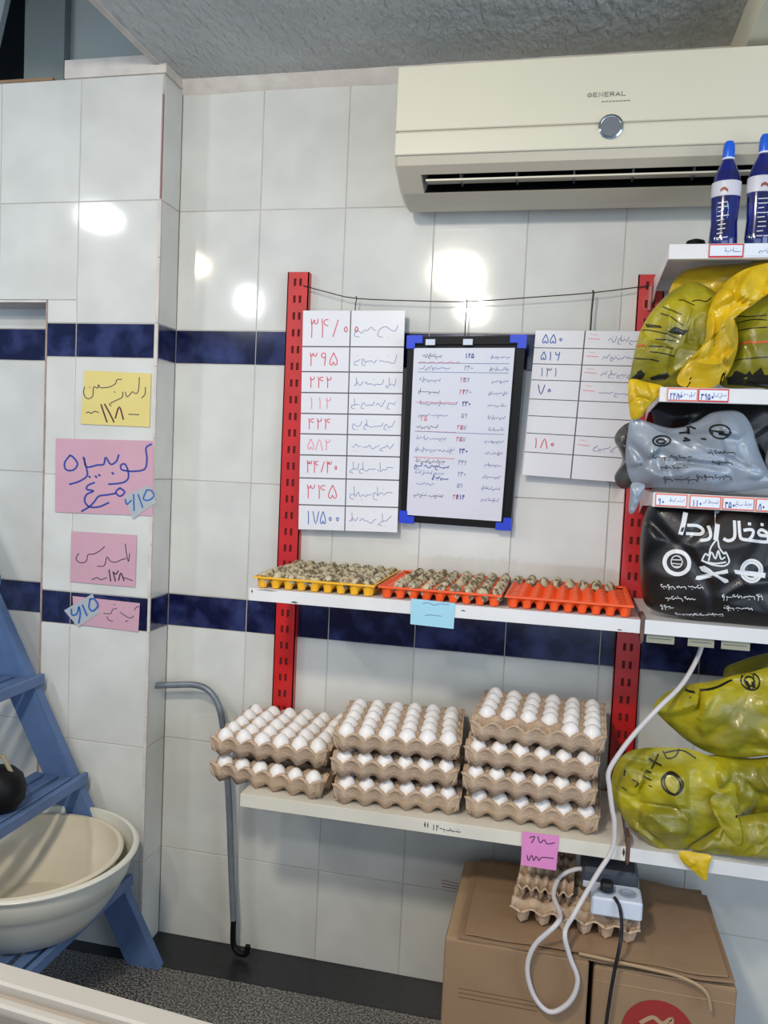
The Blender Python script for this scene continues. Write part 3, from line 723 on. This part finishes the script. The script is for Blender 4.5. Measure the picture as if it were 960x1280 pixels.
qeggs(q2, [(i, j) for i in range(1, 9) for j in range(9) if RQ.random() > .07], 'quail egg in the middle orange tray', 'quail eggs in the middle orange tray')
q3 = qtray('orange plastic tray with only its rear cups filled, beside the red post', 1.148, ORANGE, radians(-1.0))
q3.location.x = 1.158; q3.scale = (.93, 1, 1)
qeggs(q3, [(i, j) for i in range(0, 8) for j in (7, 8)], 'quail egg in the right orange tray', 'quail eggs in the right orange tray')
q2.scale = (.95, 1, 1)

# ------------------------------------------------------------------ bags
def bag(name, label, outline, yc, T, m, seed, amp=.010, freq=13, flat=.75, K=28, N=168, cat='bag', crease=1.0, zmin=None, back=.8):
    """closed film bag: outline (pixels of the photograph, taken at depth yc), real thickness 2T"""
    P = [at(*p, yc) for p in outline]
    S = smooth_path(P, 8, True)
    L = [0]
    for i in range(len(S)): L.append(L[-1]+(S[(i+1) % len(S)]-S[i]).length)
    out = []; j = 0
    for k in range(N):
        d = L[-1]*k/N
        while L[j+1] < d: j += 1
        out.append(S[j].lerp(S[(j+1) % len(S)], (d-L[j])/max(1e-9, L[j+1]-L[j])))
    c = sum(out, Vector())/N
    mb = MB(); off = Vector((seed*3.1, seed*1.7, seed*.9))
    def wr(p, side):
        q = Vector((p.x, side*.3, p.z))*freq*.8+off
        q = q+noise.noise_vector(q*.6)*.5
        d, pt = noise.voronoi(q)
        g = noise.noise_vector(pt[0]*7.3)*1.6
        w = sst(0, .22, d[1]-d[0])
        a = 1-abs(noise.noise(q*1.1+Vector((5, 1, 2))))*2.2
        f = noise.noise(q*3.1)
        return amp*(crease*(w*g.dot(q-pt[0])*1.5-.5*(1-w))+.55*max(a, 0)**2-.3+noise.noise(q*.35)*1.1+.22*f)
    def ringpts(side):
        idx = []
        for r in range(K+1):
            t = 1-r/K
            row = []
            if r == K:
                p = c.copy(); p.y = yc+side*T*(1 if side < 0 else back)+side*wr(p, side); mb.v.append(tuple(p)); idx.append([len(mb.v)-1]*N); continue
            for k in range(N):
                p = c.lerp(out[k], t)
                h = (1-t**2.4)**flat
                y = yc+side*(T*(1 if side < 0 else back)*h+wr(p, side)*min(1, h*1.6))
                q = Vector((p.x, y, p.z))
                if zmin is not None: q.z = max(q.z, zmin)
                mb.v.append(tuple(q)); row.append(len(mb.v)-1)
            idx.append(row)
        return idx
    for side in (-1, 1):
        I = ringpts(side)
        for r in range(K):
            for k in range(N):
                k2 = (k+1) % N
                f = (I[r][k], I[r][k2], I[r+1][k2], I[r+1][k]) if r < K-1 else (I[r][k], I[r][k2], I[r+1][k])
                mb.f.append(f if side < 0 else f[::-1])
    root = thing(name, label, cat, (c.x, yc, min(v[2] for v in mb.v)))
    me_o = mb.build('film', m, root)
    bm = bmesh.new(); bm.from_mesh(me_o.data); bmesh.ops.remove_doubles(bm, verts=bm.verts, dist=.0002)
    bm.to_mesh(me_o.data); bm.free()
    me_o.data.polygons.foreach_set('use_smooth', [True]*len(me_o.data.polygons))
    me_o.data.set_sharp_from_angle(angle=radians(50))
    tree = BVHTree.FromPolygons([Vector(v) for v in mb.v], mb.f)
    def proj(px, py, eps=.0016):           # a print position on the front film
        p = at(px, py, yc-T)
        for q in (p,):
            h = tree.ray_cast(Vector((q.x, yc-T-.3, q.z)), Vector((0, 1, 0)))
            if h[0] is not None: return h[0]+Vector((0, -eps, 0))
        h = tree.find_nearest(p); return h[0]+Vector((0, -eps, 0))
    return root, proj
def bprint(root, proj, m, strokes, ox, oy, s, w, name='print', n=4):
    S = [[(ox+x*s, oy+y*s) for x, y in st] for st in strokes]
    for g in ([[q] for q in S] if len(S) <= 3 else [S]): ink(name, root, m, g, lambda u, v: proj(u, v), w, n)
def fillpoly(root, proj, m, polys, ox, oy, s, name='print'):
    mb = MB()
    for poly in polys:
        P = [Vector((ox+x*s, oy+y*s)) for x, y in poly]; c = sum(P, Vector((0, 0)))/len(P); n = len(P); rings = 3
        Q = [c]+[c.lerp(p, (r+1)/rings) for r in range(rings) for p in P]
        f = [(0, 1+i, 1+(i+1) % n) for i in range(n)]
        for r in range(rings-1): f += [(1+r*n+i, 1+(r+1)*n+i, 1+(r+1)*n+(i+1) % n, 1+r*n+(i+1) % n) for i in range(n)]
        mb.add([proj(q.x, q.y) for q in Q], f); mb.build(name, m, root); mb = MB()
def circ(cx, cy, r, n=18, ry=None, rot=0):
    ry = ry or r
    return [(cx+r*cos(2*pi*i/n)*cos(rot)-ry*sin(2*pi*i/n)*sin(rot), cy+r*cos(2*pi*i/n)*sin(rot)+ry*sin(2*pi*i/n)*cos(rot)) for i in range(n+1)]

# patterned yellow bag leaning out over the red post
b1, p1 = bag('charcoal_bag', 'yellow green plastic bag with black printed lines, overhanging the upper red post', [(866,352),(846,360),(826,376),(806,402),(796,428),(789,462),(787,480),(812,484),(850,484),(884,482),(902,472),(915,446),(921,415),(917,392),(905,376),(890,362)], -.29, .062, BAGY, 1, .018, 15)
s5 = 180/960
bprint(b1, p1, PRK, [[(110,465),(170,470),(230,488),(290,512),(380,545)],[(260,362),(320,395),(400,455)],[(270,318),(330,350),(392,380)],[(60,648),(120,670),(235,698)],[(170,590),(240,600),(330,612)],[(180,630),(250,645),(340,660)],[(220,540),(260,548),(350,560)],[(380,272),(430,285),(480,310)],[(470,282),(510,275),(560,285),(600,255)]], 780, 320, s5, 1.3)
bprint(b1, p1, PRK, [[(150+12*i,422+3*i),(162+12*i,448+2*i)] for i in range(9)], 780, 320, s5, 1.4)
fillpoly(b1, p1, PRK, [[(345,462),(440,485),(405,520),(300,500)], [(120,745),(150,775),(135,805),(60,830),(40,800),(95,760)], [(180,800),(240,780),(300,765),(318,790),(290,812),(200,815)]], 780, 320, s5)
bprint(b1, p1, PRR, [[(100,580),(125,575),(150,582)]], 780, 320, s5, 2.2)
# its knotted bright yellow carrier
b2, p2 = bag('carrier_bag', 'bright yellow carrier bag hanging crumpled over the patterned bag', [(990,326),(945,332),(915,346),(893,370),(884,398),(880,428),(858,452),(846,474),(856,484),(888,485),(908,470),(921,440),(922,412),(915,390),(926,368),(952,352),(990,346)], -.335, .020, BAGYB, 2, .020, 19, K=18)
b3, p3 = bag('charcoal_bag', 'yellow green bag with black printed foot, deeper on the upper shelf', [(985,372),(950,372),(922,384),(914,410),(914,440),(900,470),(905,484),(950,485),(985,485)], -.26, .05, BAGY, 3, .007, 12)
bprint(b3, p3, PRK, [[(760,490),(830,478),(960,470)],[(740,688),(850,680),(960,672)],[(770,380),(850,395),(960,385)],[(780,430),(870,415),(960,420)]], 780, 320, s5, 1.2)
bprint(b3, p3, PRR, [[(790,578),(850,568),(880,580)],[(890,575),(960,568)]], 780, 320, s5, 2.6)
fillpoly(b3, p3, PRK, [[(690,790),(760,760),(800,800),(850,760),(880,800),(920,740),(960,800),(1040,780),(1040,870),(640,870)]], 780, 320, s5)
b5, _ = bag('carrier_bag', 'added amber yellow bag filling in the brown shade under the bottle shelf', [(835,372),(846,346),(870,334),(920,330),(1000,328),(1000,384),(930,386),(880,388),(845,384)], -.20, .055, BAGYB, 21, .012, 12)  # extra bag put in to cover the bright shelf underside where brown shade falls
# yellow tail hanging off the shelf over the post
b4, _ = bag('carrier_bag', 'yellow plastic bag tail hanging past the shelf end over the red post', [(788,474),(810,478),(830,484),(822,497),(811,508),(802,521),(790,524),(786,508),(785,490)], -.335, .018, BAGYB, 4, .008, 26, K=10)
# silver grey bag
g0, _ = bag('grey_bag', 'smoky translucent grey bag end sticking out beside the price board', [(768,548),(782,530),(800,530),(812,560),(806,590),(792,608),(776,610),(768,596),(778,574)], -.27, .030, BAGGT, 5, .012, 24, K=12)
g1, pg = bag('grey_bag', 'silver grey printed bag lying across the shelf below the patterned yellow bags', [(790,522),(806,526),(840,535),(868,528),(892,515),(922,514),(938,530),(950,566),(962,592),(972,606),(940,613),(900,616),(860,612),(820,610),(798,608),(788,600),(782,575),(784,545)], -.31, .055, BAGG, 6, .018, 14)
sg = 180/960
bprint(g1, pg, PRK, [circ(255,430,58,20,34,-.1), circ(252,434,30,14,14,0), circ(645,370,66,20,46,.15)], 780, 470, sg, 2.2)
bprint(g1, pg, PRK, [[(385,375),(420,372),(440,380)],[(410,412),(545,420)],[(400,430),(440,425)],[(405,325),(440,322),(490,345)],[(580,362),(715,378)],[(592,378),(700,392)]], 780, 470, sg, 2.4)
bprint(g1, pg, PRK, scribble(200,450,540,26,31)+scribble(235,425,608,24,32)+scribble(275,500,690,34,33)+scribble(560,750,508,26,34)+scribble(590,730,578,22,35)+scribble(480,730,672,26,36), 780, 470, sg, .8)
g2, _ = bag('grey_bag', 'silver bag tail drooping past the shelf end', [(790,604),(806,606),(803,618),(798,630),(792,641),(786,640),(787,622)], -.352, .010, BAGG, 7, .004, 30, K=8)
g3, _ = bag('grey_bag', 'grey bag at the frame edge behind the silver grey bag', [(990,545),(968,552),(957,570),(958,592),(975,602),(990,604)], -.26, .04, BAGG, 8, .010, 14)
k0, _ = bag('charcoal_bag', 'black bag lying at the back behind the silver grey bag', [(816,500),(870,497),(930,498),(990,500),(990,604),(930,606),(850,604),(828,560)], -.16, .06, BAGK, 9, .010, 10)
# black charcoal bag with white print
k1, pk = bag('charcoal_bag', 'large black charcoal bag with white writing and a campfire emblem', [(815,628),(850,628),(900,632),(960,636),(1000,640),(1000,780),(960,783),(900,779),(850,771),(815,762),(803,745),(800,700),(802,660)], -.285, .062, BAGK, 10, .012, 8, flat=.35)
sk = 200/960
bprint(k1, pk, PRW, [[(470,205),(455,260),(438,320)], [(665,198),(655,270),(642,350)]], 760, 600, sk, 6.0, 'lettering', 1)
bprint(k1, pk, PRW, [[(482,272),(535,275),(566,292),(568,312),(545,325),(475,322)], [(603,280),(612,325),(598,352),(555,360)],
    [(758,248),(757,325),(745,352),(715,362),(692,352)], [(785,250),(787,330),(800,352),(845,358)], [(815,300),(850,296),(868,306),(862,330),(840,356)], [(840,358),(900,368),(945,372),(962,360),(955,320),(925,300),(902,312),(912,330),(950,335)],
    [(1000,320),(1010,365),(960,372)]], 760, 600, sk, 3.9, 'lettering')
bprint(k1, pk, PRW, [[(843,262),(852,264)], [(925,268),(935,270)]], 760, 600, sk, 3.6, 'lettering')
bprint(k1, pk, PRW, [circ(415,497,72,22,68)], 760, 600, sk, 5.0, 'seal')
bprint(k1, pk, PRW, [circ(413,492,32,16,36), [(390,480),(435,480)],[(388,502),(438,505)],[(400,520),(428,520)]], 760, 600, sk, 1.2, 'seal')
fillpoly(k1, pk, PRW, [[(530,575),(660,545),(712,532),(716,555),(545,600),(522,595)], [(545,520),(575,512),(718,598),(722,612),(700,618),(560,545)]], 760, 600, sk, 'crossed_logs')
bprint(k1, pk, PRW, [[(560,480),(580,440),(600,450),(612,400),(650,355),(660,400),(690,440),(700,430),(722,485),(690,512),(620,505),(560,480)],[(600,480),(615,430),(640,470),(655,420),(672,470),(695,460)],[(590,490),(640,498),(700,490)]], 760, 600, sk, 2.0, 'campfire')
bprint(k1, pk, PRW, [circ(862,545,66,16,64), circ(862,545,50,14,48)], 760, 600, sk, 3.0, 'badge')
fillpoly(k1, pk, PRW, [[(750,535),(860,548),(950,560),(945,590),(860,578),(760,560)]], 760, 600, sk, 'badge')
bprint(k1, pk, PRW, scribble(330,570,640,22,51)+scribble(335,525,712,24,52)+scribble(415,700,815,16,53)+scribble(330,400,768,22,54)+scribble(690,930,700,26,55)+scribble(700,870,770,24,56), 760, 600, sk, .9, 'small_print')
# plain yellow bags on the lowest shelf
y0, _ = bag('carrier_bag', 'dark olive bag end at the back above the two lowest yellow bags', [(905,838),(925,826),(960,816),(1000,812),(1000,880),(940,880),(910,870)], -.14, .05, BAGY, 12, .010, 12)
y1, py1 = bag('carrier_bag', 'yellow bag with a black ring print, bottom shelf, leftmost', [(790,938),(830,934),(868,938),(900,955),(925,985),(930,1015),(900,1035),(878,1048),(850,1064),(820,1060),(793,1040),(772,1010),(764,985),(770,955)], -.31, .062, BAGY, 13, .022, 13)
sy = 220/853
bprint(y1, py1, PRK, [circ(392,780,52,16,44,.3), circ(392,780,44,10,36,.9)], 740, 780, sy, 2.0)
bprint(y1, py1, PRK, [[(285,680),(345,715)],[(335,670),(295,722)],[(360,660),(380,690),(420,680),(440,650)],[(370,665),(455,655),(520,690)],[(200,765),(225,775),(215,800)],[(210,805),(235,812)],[(245,720),(290,735)],[(255,750),(290,770)],[(260,790),(292,800)],[(150,820),(170,828)],[(165,735),(160,760)]], 740, 780, sy, 1.5)
y2, py2 = bag('carrier_bag', 'yellow bag crumpled in the middle of the bottom shelf against the ringed bag', [(866,950),(895,944),(930,948),(1000,950),(1000,1012),(960,1018),(925,1020),(900,1010),(880,985),(866,966)], -.285, .055, BAGY, 14, .026, 15)
y3, _ = bag('carrier_bag', 'yellow bag lying flat along the bottom shelf edge under the crumpled one', [(862,1060),(885,1044),(915,1024),(955,1016),(1000,1016),(1000,1076),(960,1074),(920,1070),(880,1066)], -.335, .026, BAGY, 15, .016, 15)
y4, _ = bag('carrier_bag', 'pointed yellow bag corner hanging over the bottom shelf edge', [(850,1064),(872,1066),(889,1070),(886,1084),(882,1101),(868,1090),(852,1076)], -.366, .007, BAGYB, 16, .003, 26, K=8)
y6, _ = bag('carrier_bag', 'narrow bright yellow bag handle standing up between the bottom bags', [(888,998),(906,994),(922,1020),(928,1046),(924,1056),(912,1048),(896,1024)], -.366, .005, BAGY, 18, .004, 26, K=8)
y5, py5 = bag('carrier_bag', 'yellow bag resting on top of the other bottom shelf bags', [(817,882),(830,868),(850,858),(890,851),(930,842),(1000,836),(1000,938),(960,944),(925,947),(890,942),(862,928),(838,908),(822,892)], -.29, .062, BAGY, 17, .024, 13)
bprint(y5, py5, PRK, [circ(790,302,46,14,36), circ(785,302,24,10,20), [(450,320),(480,345),(600,330),(700,300)],[(665,280),(730,275)]], 740, 780, sy, 1.9)

# ------------------------------------------------------------------ bottles
def bottle(label, x, y, z):
    t = thing('detergent_bottle', label, 'bottle', (x, y, z), 'blue bottles on the top shelf')
    pr = [(.012,0),(.029,0),(.0310,.004),(.0305,.03),(.0285,.06),(.0300,.09),(.0315,.125),(.0310,.150),(.0270,.170),(.0190,.190),(.0125,.203),(.0115,.212)]
    link('body', MB().lathe(pr, seg=28, sy=.72).mesh('body', BOTB, True), t)
    lb = link('label', MB().lathe([(.0303,.118),(.0320,.119),(.0324,.135),(.0320,.152),(.0300,.1535)], seg=28, sy=.74).mesh('label', LABW, True), t)
    cap = link('cap', MB().lathe([(.0128,.205),(.0132,.207),(.0130,.226),(.0120,.240),(.0085,.247),(.003,.249)], seg=20, sy=.9).mesh('cap', CAPB, True), t)
    link('cap_ring', MB().lathe([(.0115,.2045),(.0136,.2050),(.0136,.2085),(.0115,.209)], seg=20).mesh('cap_ring', TAGW, True), cap)
    def surf(u, v):
        a = u; r = .0328 if .117 < v < .155 else .0322
        return (r*sin(a), -r*.735*cos(a), v)
    mb = MB(); R = random.Random(3)
    for k in range(9): ribbon(mb, [(-.5+.12*R.random(), .102-k*.010), (-.1+.5*R.random(), .102-k*.010+.001)], .0022, surf, 1)
    link('small_print', mb.mesh('small_print', LABW), t)
    mb = MB(); ribbon(mb, [(-.35, .130), (-.1, .134), (.15, .128)], .007, surf, 4); link('label_mark', mb.mesh('label_mark', mat('brown_label_mark', (150,70,60), .5)), lb)
    mb = MB(); ribbon(mb, [(.15, .10), (.28, .085), (.2, .07)], .012, surf, 3); link('bottle_mark', mb.mesh('bottle_mark', mat('pale_blue_mark', (120,170,214), .4)), t)
    return t
bt = bottle('blue detergent bottle nearest the end of the top shelf', 1.438, -.30, 1.9555)
bt.rotation_euler.z = -.2; bt.scale = (.95, .95, .93)
d2 = dup(bt, (1.510, -.305, 1.9555), (0, 0, .15), 'blue detergent bottle second from the end of the top shelf, cut by the frame')
d2.scale = (1.0, 1, .97)
o = MB().lathe([(.004, 0), (.028, .0), (.028, .02), (.020, .045), (.006, .05)], (1.395, -.20, 1.9555), 16).build('dark_jar', DARK, smooth=True); tag(o, 'small black object behind the first blue bottle', 'jar')

# ------------------------------------------------------------------ cardboard boxes and what lies on them
def cbox(label, x0, x1, y0, y1, z1, seed):
    t = thing('cardboard_box', label, 'box', ((x0+x1)/2, (y0+y1)/2, 0), 'cardboard boxes under the egg shelf')
    MB().box(x0, x1, y0, y1, 0.002, z1, .003).build('carton', CARD, t)
    MB().prism([(x0+.002, z1-.001), (x1-.002, z1-.001), (x1-.004, z1+.003), (x0+.004, z1+.003)], 1, y0+.004, (y0+y1)/2-.002).build('flap', CARD2, t)
    MB().prism([(x0+.002, z1-.001), (x1-.002, z1-.001), (x1-.004, z1+.003), (x0+.004, z1+.003)], 1, (y0+y1)/2+.002, y1-.004).build('flap', CARD2, t)
    return t
c1 = cbox('brown cardboard box under the egg shelf, its printed lines facing out', .928, 1.243, -.455, -.08, .402, 1)
c2 = cbox('brown cardboard box with a large red printed circle beside the plain one', 1.254, 1.545, -.450, -.08, .392, 2)
MB().box(1.256, 1.543, -.4515, -.4495, .362, .3635).build('crease', CARD2, c2)
ink('printed_lines', c1, mat('brown_print', (96,70,50), .8), [[(.965, .293-k*.010), (1.14+.03*(k % 2), .293-k*.010)] for k in range(3)], lambda u, v: (u, -.4560, v), .0012, 1)
cc = at(822, 1293, -.4515); pts = circ(cc.x, cc.z, .075, 36)[:-1]
mb = MB().add([(cc.x, -.4512, cc.z)]+[(x, -.4512, z) for x, z in pts], [(0, i+1, (i+1) % 36+1) for i in range(36)]); mb.build('red_circle', CRED, c2)
ink('emblem', c2, CARD2, [[(cc.x-.035, cc.z+.020), (cc.x-.012, cc.z+.036), (cc.x+.008, cc.z+.026), (cc.x+.026, cc.z+.040), (cc.x+.024, cc.z+.018)]], lambda u, v: (u, -.4518, v), .009)
# flattened cardboard sheets lying on both
sh = thing('cardboard_sheet', 'flattened brown cardboard lying over both boxes below the egg shelf', 'cardboard', (1.25, -.27, .407))
def sheet(name, x0, x1, y0, y1, z, sag, seed, m):
    mb = MB(); nx, ny = 24, 14
    for lay in (0, 1):
        for i in range(nx+1):
            for j in range(ny+1):
                x = x0+(x1-x0)*i/nx; y = y0+(y1-y0)*j/ny+(.006*noise.noise(Vector((x*12, seed, 0))) if j in (0, ny) else 0)
                mb.v.append((x, y, z+lay*.004+sag*abs(noise.noise(Vector((x*4, y*4, seed))))))
    n1 = (nx+1)*(ny+1)
    for i in range(nx):
        for j in range(ny):
            a = i*(ny+1)+j; q = (a, a+ny+1, a+ny+2, a+1); mb.f.append(q[::-1]); mb.f.append(tuple(k+n1 for k in q))
    for i in range(nx):
        for j in (0, ny):
            a = i*(ny+1)+j; b = a+ny+1; mb.f.append((a, b, b+n1, a+n1))
    for j in range(ny):
        for i in (0, nx):
            a = i*(ny+1)+j; b = a+1; mb.f.append((a, b, b+n1, a+n1))
    return mb.build(name, m, sh)
sheet('lower_layer', .955, 1.538, -.458, -.10, .408, .008, 1, CARD)
sheet('upper_layer', .972, 1.525, -.452, -.09, .416, .010, 5, CARD)
MB().tube(smooth_path([(1.22, -.464, .424), (1.35, -.466, .418), (1.43, -.468, .412), (1.478, -.470, .392), (1.492, -.468, .352)], 5), .0035, 6).build('torn_strip', CARD2, sh, True)
# empty pulp trays
RZ = .428
e1 = pulp_tray('empty brown pulp tray lying under the power strip', (1.215, -.285, RZ), (0, 0, radians(-4)), 'empty pulp trays on the cardboard'); e1.data = tm_open
e1.scale = (.93, .86, .75)
e2 = pulp_tray('empty narrow pulp tray tilted up behind the cable loop', (1.145, -.235, RZ+.045), (radians(12), 0, radians(-2)), 'empty pulp trays on the cardboard'); e2.data = tm_open
e2.scale = (.42, .75, .8)
# power strip
ps = thing('power_strip', 'white two-socket power block hanging over the empty egg tray', 'power strip', (1.31, -.34, .47))
MB().box(1.243, 1.352, -.402, -.330, .480, .522, .004).build('housing', WPLAST, ps)
for x in (1.275, 1.322):
    o = MB().lathe([(.017, 0), (.019, .0015), (.015, .002), (.0145, -.004)], (x, -.368, .5225), 20).build('socket', mat('socket_grey', (150,160,176), .4), ps, True)
MB().box(1.262, 1.290, -.385, -.352, .524, .545, .005).build('plug', CABK, ps)
ad = thing('charger', 'dark grey charger with a green light above the power block', 'charger', (1.29, -.25, .49))
MB().box(1.222, 1.350, -.318, -.20, .497, .545, .008).build('case', GPLAST, ad)
MB().box(1.226, 1.346, -.3205, -.314, .500, .515, .002).build('front_edge', WPLAST, ad)
MB().lathe([(.0025, 0), (.0025, .001)], (1.333, -.232, .545), 10).build('indicator_light', LED, ad)
for s_ in ((1.333, -.232),):
    MB().lathe([(.006, 0), (.006, .0006)], (s_[0], s_[1], .5446), 12).build('light_bezel', DARK, ad)
# cables
w1 = [at(880, 795, -.26), at(872, 822, -.27), at(852, 856, -.32), at(824, 884, -.365), at(796, 914, -.375), at(774, 942, -.382), at(761, 965, -.385), at(762, 985, -.385), at(765, 1010, -.385), at(768, 1030, -.385), at(765, 1062, -.385), at(745, 1095, -.40), at(718, 1142, -.43),
      at(706, 1166, -.475), at(712, 1195, -.478), at(722, 1225, -.478), at(712, 1252, -.478), at(688, 1265, -.478), at(668, 1246, -.478), at(659, 1212, -.478), at(668, 1182, -.478), at(695, 1156, -.475), at(700, 1142, -.43), at(692, 1118, -.36), at(700, 1096, -.31), at(722, 1086, -.30), at(735, 1090, -.31)]
o = MB().tube(smooth_path(w1, 6), .0054, 10).build('white_cable', CABW, smooth=True); tag(o, 'thick white cable looping down in front of the cardboard boxes', 'cable')
w2 = [at(768, 1122, -.395), at(774, 1132, -.412), at(777, 1150, -.42), at(776, 1175, -.47), at(768, 1215, -.475), at(762, 1250, -.475), at(756, 1300, -.475), at(752, 1400, -.475)]
o = MB().tube(smooth_path(w2, 6), .004, 8).build('black_cable', CABK, smooth=True); tag(o, 'thin black cable hanging from the power block down the box', 'cable')
w3 = [at(730, 1088, -.24), at(712, 1086, -.24), at(700, 1100, -.24), at(694, 1130, -.25), at(694, 1150, -.26)]
mb = MB()
for k in range(3):
    mb.tube([at(552, 1100+k*4, -.06), at(578, 1106+k*3, -.07)], .0009, 5)
o = mb.build('wire_bundle', mat('thin_red_wire', (120,60,56), .6)); tag(o, 'few thin reddish wire ends against the tiles beside the cardboard', 'wire')

# ------------------------------------------------------------------ ladder
lad = thing('step_ladder', 'blue slatted step ladder leaning by the tiled pillar with the basins on it', 'ladder', (0.02, -.45, 0))
def stile(y0, y1):
    A = Vector((.085, 0, 0)); s = Vector((-.55, 0, 1.02)); L = 1.5; d = s.normalized(); nrm = Vector((d.z, 0, -d.x))
    a = Vector((.090, 0, 0)); top = a+d*L; wd = .088
    bx = wd/abs(d.z)
    poly = [(a.x, 0), (top.x, top.z), (top.x-bx, top.z), (a.x-bx, 0)]
    return MB().prism(poly, 1, y0, y1)
YF, YN = -.140, -.720
stile(YF-.030, YF).build('stile', BLUEL, lad); stile(YN, YN+.03).build('stile', BLUEL, lad)
def xs_at(z): return .090-.55/1.02*z
for z, nsl in ((.235, 3), (.515, 3), (.790, 3), (1.07, 3)):
    xf = xs_at(z)
    tr = MB().box(xf+.006, xf+.022, YN, YF+.006, z-.020, z+.012, .003).build('tread', BLUEL, lad)
    for k in range(nsl):
        x1 = xf-.006-k*.046
        MB().box(x1-.030, x1, YN+.03, YF-.03, z-.006, z+.008, .002).build('slat', BLUEL, tr)
MB().box(-.33, -.30, YN+.03, YF, .225, .245).build('crossbar', BLUEL, lad)
MB().prism([(-.33, .245), (-.30, .245), (-.40, 0), (-.43, 0)], 1, YF-.03, YF).build('rear_leg', BLUEL, lad)
MB().prism([(-.33, .245), (-.30, .245), (-.40, 0), (-.43, 0)], 1, YN, YN+.03).build('rear_leg', BLUEL, lad)

# ------------------------------------------------------------------ basins
def basin(label, c, Rr, H, m, tilt, group='nested plastic basins'):
    t = thing('plastic_basin', label, 'basin', c, group)
    th = .004; rb = Rr*.62
    out = [(rb*.2, .0), (rb*.94, .0), (rb, .004), (rb+(Rr-rb)*.35, H*.25), (rb+(Rr-rb)*.66, H*.52), (rb+(Rr-rb)*.74, H*.62), (rb+(Rr-rb)*.78, H*.64), (rb+(Rr-rb)*.92, H*.90), (Rr*.965, H*.955),
           (Rr*.985, H*.945), (Rr*1.0, H*.955), (Rr*1.005, H*.975), (Rr*.995, H*.995), (Rr*.975, H*1.0), (Rr*.955, H*.995)]
    inn = [(rb+(Rr-rb)*.86, H*.88), (rb+(Rr-rb)*.74, H*.64), (rb+(Rr-rb)*.68, H*.60), (rb+(Rr-rb)*.30, H*.25), (rb*.95, .008), (rb*.2, .006)]
    link('tub', MB().lathe(out+inn, seg=64).mesh('tub', m, True), t); t.rotation_euler = tilt
    link('rim', MB().lathe([(Rr*.962, H*.955), (Rr*.985, H*.943), (Rr*1.006, H*.955), (Rr*1.012, H*.978), (Rr*1.0, H*.999), (Rr*.975, H*1.006), (Rr*.955, H*.998)], seg=64, cap=False).mesh('rim', m, True), t)
    return t
basin('large white plastic basin resting on the lower step of the blue ladder', (-.154, -.415, .247), .266, .186, BASIN, (0, 0, 0))
basin('smaller cream basin nested inside the large white one', (-.166, -.424, .262), .243, .160, BASIN2, (radians(-.6), radians(-.8), 0))
# dark round thing on the second step
p = at(4, 928, -.42)
t = thing('round_pouch', 'black round soft pouch on the blue ladder step above the basins', 'pouch', (p.x, -.42, .523))
mb = MB().lathe([(.010, 0), (.045, .003), (.062, .025), (.066, .055), (.058, .085), (.038, .105), (.012, .112)], (p.x-.01, -.42, .524), 24); mb.build('pouch', DARK, t, True)
MB().tube([(p.x-.05, -.42, .62), (p.x-.035, -.42, .655), (p.x+.0, -.42, .665), (p.x+.025, -.42, .625)], .006, 8).build('loop', mat('beige_strap', (150,138,112), .7), t, True)

# ------------------------------------------------------------------ chest freezer rim in front
fz = thing('display_freezer', 'cream rimmed chest freezer crossing the near bottom corner', 'freezer', (.2, -1.7, 0))
P0 = atz(0, 1201, .80); P1 = atz(290, 1284, .80); d = (P1-P0).normalized(); nn = Vector((d.y, -d.x, 0))
if nn.y > 0: nn = -nn
def fbox(name, s0, s1, n0, n1, z0, z1, m, parent=fz):
    mb = MB().box(s0, s1, n0, n1, z0, z1, .003)
    mb.v = [tuple(Vector((P0.x, P0.y, 0))+d*v[0]+nn*v[1]+Vector((0, 0, v[2]))) for v in mb.v]
    mb.f = [f[::-1] for f in mb.f]
    return mb.build(name, m, parent)
fbox('cabinet', -1.2, .55, .004, .70, .03, .765, CREAMF)
fbox('top_rim', -1.2, .55, 0, .034, .765, .80, CREAMF)
fbox('track', -1.2, .55, .034, .048, .765, .788, mat('shaded_track', (158,148,136), .6))  # beige colour carries the shadow lying in the recessed track
fbox('inner_rail', -1.2, .55, .048, .062, .765, .795, CREAMF)
fbox('sliding_lid', -1.2, .55, .063, .66, .765, .786, GLASSL)
fbox('lid_rail', -1.2, .55, .088, .094, .786, .790, CREAMF)
fbox('near_rim', -1.2, .55, .66, .70, .765, .80, CREAMF)
